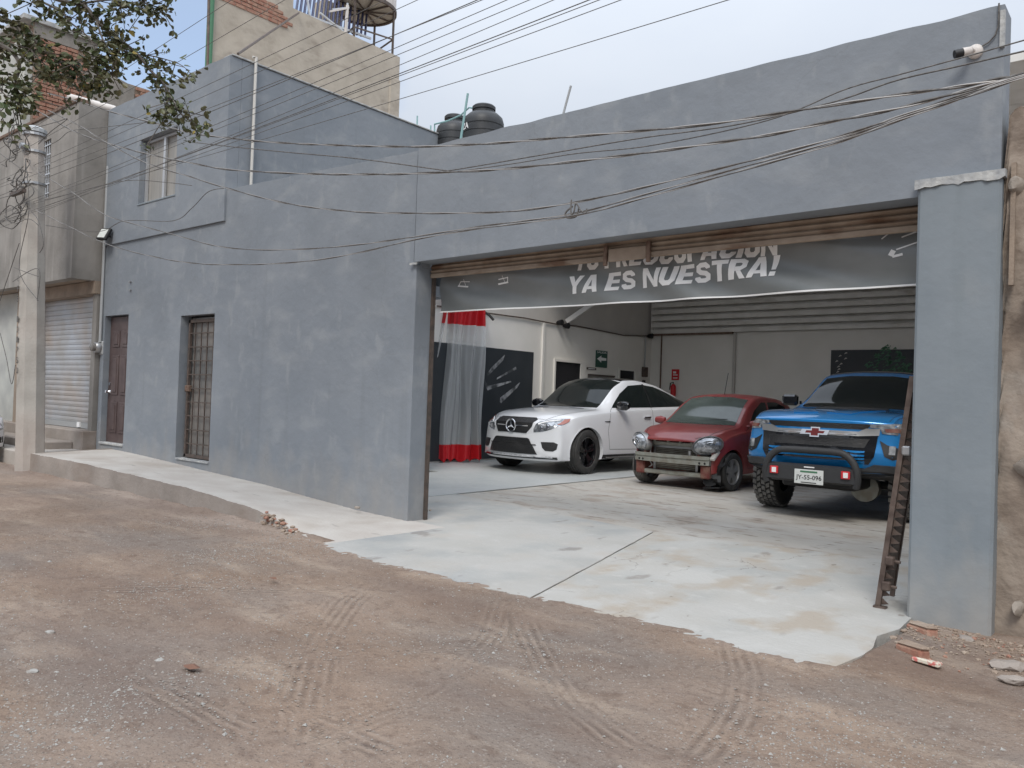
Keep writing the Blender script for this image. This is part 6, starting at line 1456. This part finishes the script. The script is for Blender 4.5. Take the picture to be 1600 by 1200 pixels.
    P([(-1.30, .85), (-1.30, .87), (-1.44, .87), (-1.44, .85)], 'l', 'door_handle', 'mred', mir=True, off=.03)
    g = b.patch([(.36, -.10), (.40, -.10), (.40, -.15), (.36, -.14)], 't', off=.006)
    cpart(b.patch([(-.02, .795), (.035, .795), (.03, .83), (-.03, .83)], 'f', off=.004), 'bonnet_dent', 'black', car) if False else None
    # wiper and steering wheel hints, A-pillar reflections come from the glass itself
    cpart(b.seam([(-.42, .10), (-.50, .45)], 't', w=.015, off=.012), 'wiper', 'black', car)
    return car
red_hatch()

# ---------------- blue pickup
def pickup():
    car = thing('blue_pickup', (-3.86, 12.0, .025), 'bright blue pickup with a black bull bar and plate, parked behind the right pillar', 'pickup truck', rz=rad(-89.2), sc=1.115)
    cur = {'w': [(-4.45, .90), (-4.2, .93), (-2.5, .93), (-1, .93), (0, .94), (.6, .925), (.92, .90)],
           'b': [(-4.45, .62), (-4.0, .55), (-.6, .50), (.5, .52), (.92, .60)],
           'belt': [(-4.45, 1.27), (-2.8, 1.28), (-2.55, 1.34), (-.9, 1.32), (-.6, 1.28), (.4, 1.23), (.80, 1.19), (.92, 1.14)],
           'wt': [(-4.45, .86), (-2.75, .86), (-2.65, .70), (-2.4, .66), (-1.5, .67), (-1.1, .70), (-.85, .76), (-.65, .82), (.4, .84), (.92, .80)],
           't': [(-4.45, 1.30), (-2.75, 1.30), (-2.6, 1.75), (-2.4, 1.83), (-1.7, 1.86), (-1.45, 1.83), (-1.15, 1.66), (-.72, 1.35), (-.6, 1.315), (.3, 1.30), (.70, 1.265), (.86, 1.225), (.92, 1.17)],
           'crown': [(-4.45, .0), (-2.7, .0), (-2.4, .03), (-1.1, .05), (-.6, .03), (.92, .015)]}
    b = Body(-4.45, .92, cur, nose=(.20, 3.2), tail=(.02, 3), fprof=[(.5, -.06), (.62, .0), (.78, .05), (.95, .0), (1.15, -.03), (1.25, .0)])
    WR = .42
    bo = mkbody(b, 'body', ['mblue'], car, [('cyl', (0, WR, .50, .62, 1.3)), ('cyl', (0, WR, .50, -1.3, -.62)), ('cyl', (-3.34, WR, .50, .62, 1.3)), ('cyl', (-3.34, WR, .50, -1.3, -.62))])
    for x in (0, -3.34):
        liner(car, x, WR, .495, .62, .90, 12); liner(car, x, WR, .495, -.90, -.62, 12)
        for s_ in (1, -1): wheel(car, x, s_*.84, WR, .29, 'off', steer=0, dusty=True, rim_r=.22)
    P = lambda pts, ax, nm, mt, **k: cpart(b.patch(pts, ax, **k), nm, mt, car)
    P([(-.74, 1.355), (.74, 1.355), (.62, 1.77), (.3, 1.81), (-.3, 1.81), (-.62, 1.77)], 'f', 'windscreen', 'cglass')
    P([(-1.5, -.62), (-1.5, .62), (-2.4, .62), (-2.4, -.62)], 't', 'roof_panel', 'gloss', off=.006)
    P([(-.86, 1.37), (-1.2, 1.6), (-1.5, 1.74), (-2.45, 1.74), (-2.55, 1.38)], 'l', 'side_window', 'cglass', mir=True)
    cpart(b.seam([(-.68, -.70), (-.60, 0), (-.68, .70)], 't', w=.07, off=.006), 'cowl', 'black', car)
    P([(.10, -.30), (.10, .30), (-.30, .42), (-.58, .44), (-.58, -.44), (-.30, -.42)], 't', 'bonnet_decal', 'cladding', off=.012)
    P([(.70, .05), (.74, .34), (.30, .50), (-.1, .52), (-.1, .48), (.30, .44)], 't', 'bonnet_ridge', 'mblue', mir=True, off=.014)
    cpart(b.seam([(-.60, .80), (.3, .83), (.74, .78)], 't', mir=True), 'bonnet_gap', 'black', car)
    # front end (y,z outlines)
    P([(-.62, 1.165), (.62, 1.165), (.56, 1.10), (-.56, 1.10)], 'f', 'upper_grille', 'mesh', off=.006)
    P([(-.70, 1.115), (-.56, 1.115), (-.48, 1.075), (.48, 1.075), (.56, 1.115), (.70, 1.115), (.69, 1.035), (.48, 1.02), (-.48, 1.02), (-.69, 1.035)], 'f', 'grille_bar', 'steel', off=.02)
    P([(-.68, 1.03), (.68, 1.03), (.66, .80), (.60, .70), (-.60, .70), (-.66, .80)], 'f', 'grille', 'gloss', off=.012)
    P([(-.60, .99), (.60, .99), (.55, .885), (-.55, .885)], 'f', 'grille_mesh', 'mesh', off=.018)
    P([(-.46, 1.045), (.46, 1.045), (.46, 1.035), (-.46, 1.035)], 'f', 'chrome_line', 'chrome', off=.026)
    for i in range(4):
        z = .845-i*.036; P([(-.56, z), (.56, z), (.555, z-.018), (-.555, z-.018)], 'f', 'intake_slat', 'mblue', off=.028)
    P([(-.56, .72), (.56, .72), (.54, .66), (-.54, .66)], 'f', 'blue_insert', 'mblue', off=.022)
    # bowtie
    g = b.patch([(-.155, 1.075), (-.05, 1.075), (-.05, 1.105), (.06, 1.105), (.06, 1.075), (.17, 1.075), (.145, 1.015), (.05, 1.015), (.05, .985), (-.06, .985), (-.06, 1.015), (-.18, 1.015)], 'f', off=.036, grid=.03, sk=.0); cpart(g, 'bowtie_emblem', 'chrome', car)
    g = b.patch([(-.10, 1.06), (-.035, 1.06), (-.035, 1.09), (.045, 1.09), (.045, 1.06), (.115, 1.06), (.10, 1.03), (.035, 1.03), (.035, 1.0), (-.045, 1.0), (-.045, 1.03), (-.115, 1.03)], 'f', off=.042, grid=.03, sk=.0); cpart(g, 'emblem_inset', 'amberd', car)
    P([(.40, 1.05), (.60, 1.055), (.60, 1.035), (.40, 1.03)], 'f', 'trim_badge', 'white', off=.03) if False else None
    P([(.60, 1.165), (.90, 1.175), (.93, 1.10), (.90, 1.045), (.72, 1.06), (.70, 1.12), (.60, 1.125)], 'f', 'headlight', 'lens', mir=True, off=.012, grid=.035)
    P([(.74, 1.115), (.90, 1.12), (.90, 1.075), (.76, 1.075)], 'f', 'headlight_inner', 'redraw', mir=True, off=.017, grid=.035)
    P([(.70, .98), (.78, .93), (.88, .90), (.90, .78), (.84, .76), (.76, .80)], 'f', 'corner_vent', 'black', mir=True, off=.006, grid=.035)
    P([(.80, .92), (.86, .92), (.86, .82), (.80, .82)], 'f', 'fog_lamp', 'lens', mir=True, off=.010, grid=.03)
    P([(-.95, .69), (-.66, .70), (-.56, .65), (.56, .65), (.66, .70), (.95, .69), (.95, .50), (-.95, .50)], 'f', 'lower_bumper', 'cladding', off=.03)
    for ax in 'lr':
        for x in (0, -3.34): cpart(archtrim(b, car, x, WR, .50, .075, 'cladding', ax, th=.035, a0=0 if x else 2, a1=178), 'fender_flare', 'cladding', car)
    # bull bar
    g = G(); x = 1.09
    hoop = catm([(x-.02, -.52, .42), (x, -.54, .55), (x+.01, -.50, .70), (x+.01, -.40, .80), (x+.01, -.25, .825), (x+.01, .25, .825), (x+.01, .40, .80), (x+.01, .50, .70), (x, .54, .55), (x-.02, .52, .42)], 6)
    cpart(G().tube(hoop, .042, 12), 'bull_bar', 'cladding', car)
    g = G(); vs = [(x-.06, -.56, .44), (x-.06, .56, .44), (x+.03, .52, .47), (x+.03, -.52, .47), (x-.06, -.56, .66), (x-.06, .56, .66), (x+.03, .52, .64), (x+.03, -.52, .64)]
    g.add(vs, [(0, 1, 2, 3), (4, 7, 6, 5), (3, 2, 6, 7), (0, 4, 5, 1), (1, 5, 6, 2), (0, 3, 7, 4)]); cpart(g, 'bar_plate', 'cladding', car, smooth=False)
    for y in (-.42, .42):
        cpart(G().box((x+.03, y-.05, .525), (x+.055, y+.05, .615), ch=.006), 'square_lamp', 'redp', car, smooth=False); cpart(G().box((x+.055, y-.022, .54), (x+.06, y+.03, .60)), 'lamp_lens', 'white', car, smooth=False)
    cpart(G().box((x+.03, -.06, .622), (x+.04, .06, .635)), 'small_plate', 'white', car, smooth=False)
    # licence plate
    pl = cpart(G().box((x+.035, -.17, .43), (x+.045, .17, .60), ch=.003), 'licence_plate', 'plate', car, smooth=False)
    vs, fs = text_mesh('JY-55-096', 1, 0, .012); g = G(); g.add([(x+.047, .15-.30*(1-u) if False else -.15+.30*u, .465+.07*v) for u, v in vs], fs); g.make('lettering', 'black', pl)
    g = G(); g.box((x+.045, -.10, .565), (x+.048, .10, .585)); g.make('plate_band', 'greenm', pl); g = G(); g.box((x+.045, -.09, .443), (x+.048, .09, .452)); g.make('plate_print', 'black', pl)
    for s_ in (1, -1):
        g = G(); g.box((-.98, s_*1.0-.11, 1.36), (-.86, s_*1.0+.11, 1.52), ch=.03); g.box((-.94, s_*.80-.06, 1.38), (-.90, s_*.90+.06, 1.43)); cpart(g, 'mirror', 'gloss', car)
    cpart(G().tube([(-.35, .86, 1.30), (-.38, .86, 1.95)], .006, 5), 'antenna', 'black', car)
    for pts in ([(-.75, .60), (-.70, 1.0), (-.80, 1.34)], [(-.75, .60), (-1.75, .60), (-1.78, 1.36)], [(-1.75, .60), (-2.6, .62), (-2.62, 1.34)]): cpart(b.seam(pts, 'l', mir=True), 'door_gap', 'black', car)
    # axle, skid and suspension visible under the nose
    g = G(); g.tube([(0, -.7, .40), (0, .7, .40)], .05, 8); g.box((.10, -.45, .36), (.80, .45, .52), ch=.03); cpart(g, 'chassis', 'black', car, smooth=False)
    g = G(); g.lathe([(0, -.1), (.16, -.08), (.17, .08), (0, .1)], (.15, .38, .36), 'X', 14); cpart(g, 'differential', 'beam', car)
    return car
M['amberd'] = mat('dark_red_inset', (.16, .02, .02), .3)
pickup()

# ---------------- white car at the left edge
def pale_car():
    car = thing('parked_car', (-17.08, 4.55, -.01), 'pale car parked at the far left edge, only its nose in view', 'car', rz=rad(0), sc=1.08)
    cur = {'w': [(-3.6, .75), (-3.2, .85), (0, .87), (.5, .84), (.85, .74)], 'b': [(-3.6, .40), (-3, .24), (.4, .22), (.85, .28)],
           'belt': [(-3.6, .92), (-1, .93), (0, .85), (.6, .72), (.85, .60)], 'wt': [(-3.6, .6), (-2, .58), (-1, .62), (-.6, .70), (.85, .55)],
           't': [(-3.6, 1.0), (-2.9, 1.32), (-2, 1.46), (-1.4, 1.42), (-.55, .98), (.4, .86), (.85, .64)], 'crown': [(-3.6, .02), (.85, .03)]}
    b = Body(-3.6, .85, cur, nose=(.25, 2.5)); WR = .31
    mkbody(b, 'body', ['mwhite'], car, [('cyl', (x, WR, .35, a, c)) for x in (0, -2.6) for a, c in ((.58, 1.3), (-1.3, -.58))])
    for x in (0, -2.6):
        liner(car, x, WR, .345, .58, .80); liner(car, x, WR, .345, -.80, -.58)
        for s_ in (1, -1): wheel(car, x, s_*.76, WR, .2, 'alloy', rimmat='steel')
    P = lambda pts, ax, nm, mt, **k: cpart(b.patch(pts, ax, **k), nm, mt, car)
    P([(-.65, .98), (.65, .98), (.52, 1.36), (-.52, 1.36)], 'f', 'windscreen', 'cglass')
    P([(-.75, .97), (-1.2, 1.22), (-1.5, 1.34), (-2.6, 1.30), (-3.0, 1.0)], 'l', 'side_window', 'cglass', mir=True)
    P([(.45, .62), (.72, .68), (.72, .58), (.5, .52)], 'f', 'headlight', 'lens', mir=True)
    P([(-.5, .48), (.5, .48), (.55, .34), (-.55, .34)], 'f', 'grille', 'mesh')
    P([(.58, .44), (.72, .46), (.72, .36), (.60, .34)], 'f', 'fog_recess', 'black', mir=True)
pale_car()

# ================================================================== DEBRIS AND PEBBLES
random.seed(31)
def gz(x, y): return float(ground_h(np.array([[x]]), np.array([[y]]))[0, 0])
for px, s_, lab in (((1440, 985), (.20, .10, .06), 'upper broken red brick against the foot of the right pillar'), ((1425, 1018), (.19, .10, .07), 'lower broken red brick in the rubble by the right pillar')):
    c_ = onZ(*px, .015); t = thing('broken_brick', c_, lab, 'brick'); R_ = Matrix.Rotation(rad(random.uniform(-30, 20)), 3, 'Z')
    o = part(G().box(c_-Vector(s_)/2, c_+Vector(s_)/2, ch=.015, R=R_), 'brick_body', 'brick', t); lumpy(o, .012, 12)
    o = part(G().box(c_+Vector((-.08, -.05, s_[2]/2-.005)), c_+Vector((.1, .05, s_[2]/2+.02)), ch=.012, R=R_, c=c_), 'mortar_crust', 'mortar', t); lumpy(o, .02, 14)
for px, r_, lab in (((1465, 975), .14, 'flat pale mortar lump against the right pillar foot'), ((1510, 998), .10, 'pale stone below the right corner of the pillar'), ((1575, 1040), .16, 'pale slab fragment at the right edge of the picture'), ((1585, 1062), .12, 'brownish slab fragment below the pale one at the right edge'), ((1420, 972), .09, 'small mortar lump on the threshold by the pillar'), ((1535, 990), .08, 'small stone between the pillar and the old wall')):
    c_ = onZ(*px, -.012); tag(G().rock(c_, r_*.62, (1.1, .75, .32), n=2).make('rubble_stone', 'kerb' if 'pale' in lab else 'mortar', smooth=False), lab, 'stone')
g = G()
for i in range(700):
    x = random.uniform(-1.65, -.3); y = 6.35-abs(random.gauss(0, .35)); g.rock((x, y, gz(x, y)+.004), random.uniform(.004, .011) if i % 7 else random.uniform(.012, .026), mi=random.choice([0, 0, 0, 0, 0, 1]))
tag(g.make('rubble', ['mortar', 'brick']), 'crumbs of mortar and brick scattered round the right pillar', 'rubble', kind='stuff')
c_ = onZ(1448, 1035, .008); t = thing('crushed_carton', c_, 'crushed white and red drink carton lying in the dirt', 'litter')
o = part(G().box(c_-Vector((.075, .035, .012)), c_+Vector((.075, .035, .018)), ch=.008), 'carton', 'paper', t); lumpy(o, .015, 20); pass
c_ = onZ(300, 1043, -.004); o = G(); o.add([c_+Vector(v) for v in ((-.07, -.01, .0), (-.03, .03, .008), (.04, .025, .004), (.07, 0, .012), (.03, -.03, .004), (-.04, -.025, .0), (0, 0, .02))], [(0, 1, 6), (1, 2, 6), (2, 3, 6), (3, 4, 6), (4, 5, 6), (5, 0, 6)]); tag(o.make('dry_leaf', 'leafdry'), 'rust brown dry leaf lying on the dirt street', 'leaf')
c_ = onZ(427, 906, .01); o = G(); o.add([c_+Vector(v) for v in ((-.05, 0, .01), (0, .02, .02), (.05, 0, .01), (0, -.02, .012))], [(0, 1, 2, 3)]); tag(o.make('dry_leaf', 'leafdry'), 'tiny brown leaf near the wheel ruts in the middle distance', 'leaf')
for px, r_, lab in (((558, 793), .06, 'lump of brown rubble at the foot of the long grey wall'), ((119, 707), .03, 'small dark stone on the pavement near the pole'), ((78, 871), .035, 'pale stone at the left of the dirt street'), ((79, 973), .05, 'larger pale stone at the left of the street'), ((52, 1033), .05, 'whitish stone near the lower left edge'), ((250, 1015), .04, 'flat pale chip in front of the dry leaf'), ((672, 797), .04, 'crumb of rubble just inside the garage opening')):
    q = onZ(*px, 0.03 if px[1] > 800 else .12); 
    q.z = gz(q.x, q.y) if px[1] > 800 else q.z; tag(G().rock(q, r_*.55, (1.2, .8, .5), n=2).make('loose_stone', 'pebble' if 'pale' in lab or 'whit' in lab else 'stone', smooth=False), lab, 'stone', 'single stones lying about')
# gravel: many small stones in the street (dense lower left), one mass
g = G(); ico = None
bm = bmesh.new(); bmesh.ops.create_icosphere(bm, subdivisions=1, radius=1); iv = np.array([v.co[:] for v in bm.verts]); itf = [[v.index for v in f.verts] for f in bm.faces]; bm.free()
rs_ = np.random.RandomState(9); oct_v = np.array([(1, 0, 0), (-.5, .8, 0), (-.5, -.8, 0), (.2, .2, .8), (-.3, .1, .7)]); V = []; Fq = []; MI = []
NG = 260000
gx = rs_.uniform(-9, 1.2, NG); gy = rs_.uniform(.6, 5.0, NG)
pr = .06+1.4*np.maximum(0, vnoise(gx, gy, 1.1, 20)+.08)+.6*np.maximum(0, (2.6-gy)/2.6)*(.4+2*np.maximum(0, vnoise(gx, gy, 2.2, 23)+.1))
ok = (gy < edgeY(gx)-.02) & (rs_.rand(NG) < pr); gx = gx[ok][:27000]; gy = gy[ok][:27000]; n_ = len(gx)
ss = rs_.uniform(.0032, .0088, n_)*np.where(rs_.rand(n_) < .03, 1.9, 1); an = rs_.uniform(0, 6.28, n_)
q = oct_v[None]*rs_.uniform(.7, 1.3, (n_, 5, 3)); ca, sa = np.cos(an)[:, None], np.sin(an)[:, None]
V = np.stack([gx[:, None]+(q[..., 0]*ca-q[..., 1]*sa)*ss[:, None], gy[:, None]+(q[..., 0]*sa+q[..., 1]*ca)*ss[:, None], q[..., 2]*ss[:, None]*.7], -1).reshape(-1, 3)
T5 = np.array([(0, 1, 3), (1, 2, 4), (2, 0, 3), (1, 4, 3), (2, 3, 4)]); Fq = [tuple(f) for f in (T5[None]+5*np.arange(n_)[:, None, None]).reshape(-1, 3).tolist()]
MI = np.repeat(np.where(rs_.rand(n_) < .6, 0, 1), 5).tolist()
Va = np.array(V); hz = ground_h(Va[:, 0], Va[:, 1]); c5 = hz.reshape(-1, 5).mean(1).repeat(5); Va[:, 2] += c5+.0005
g.v = Va.tolist(); g.f = Fq; g.mi = MI
tag(g.make('gravel', ['pebble', 'pebbled']), 'small pale gravel scattered over the dirt street', 'gravel', kind='stuff')
for o in bpy.data.objects:
    if o.name.startswith('text'): bpy.data.objects.remove(o)
bpy.context.view_layer.update()
for o in bpy.data.objects:
    if '_sib' in o: del o['_sib']
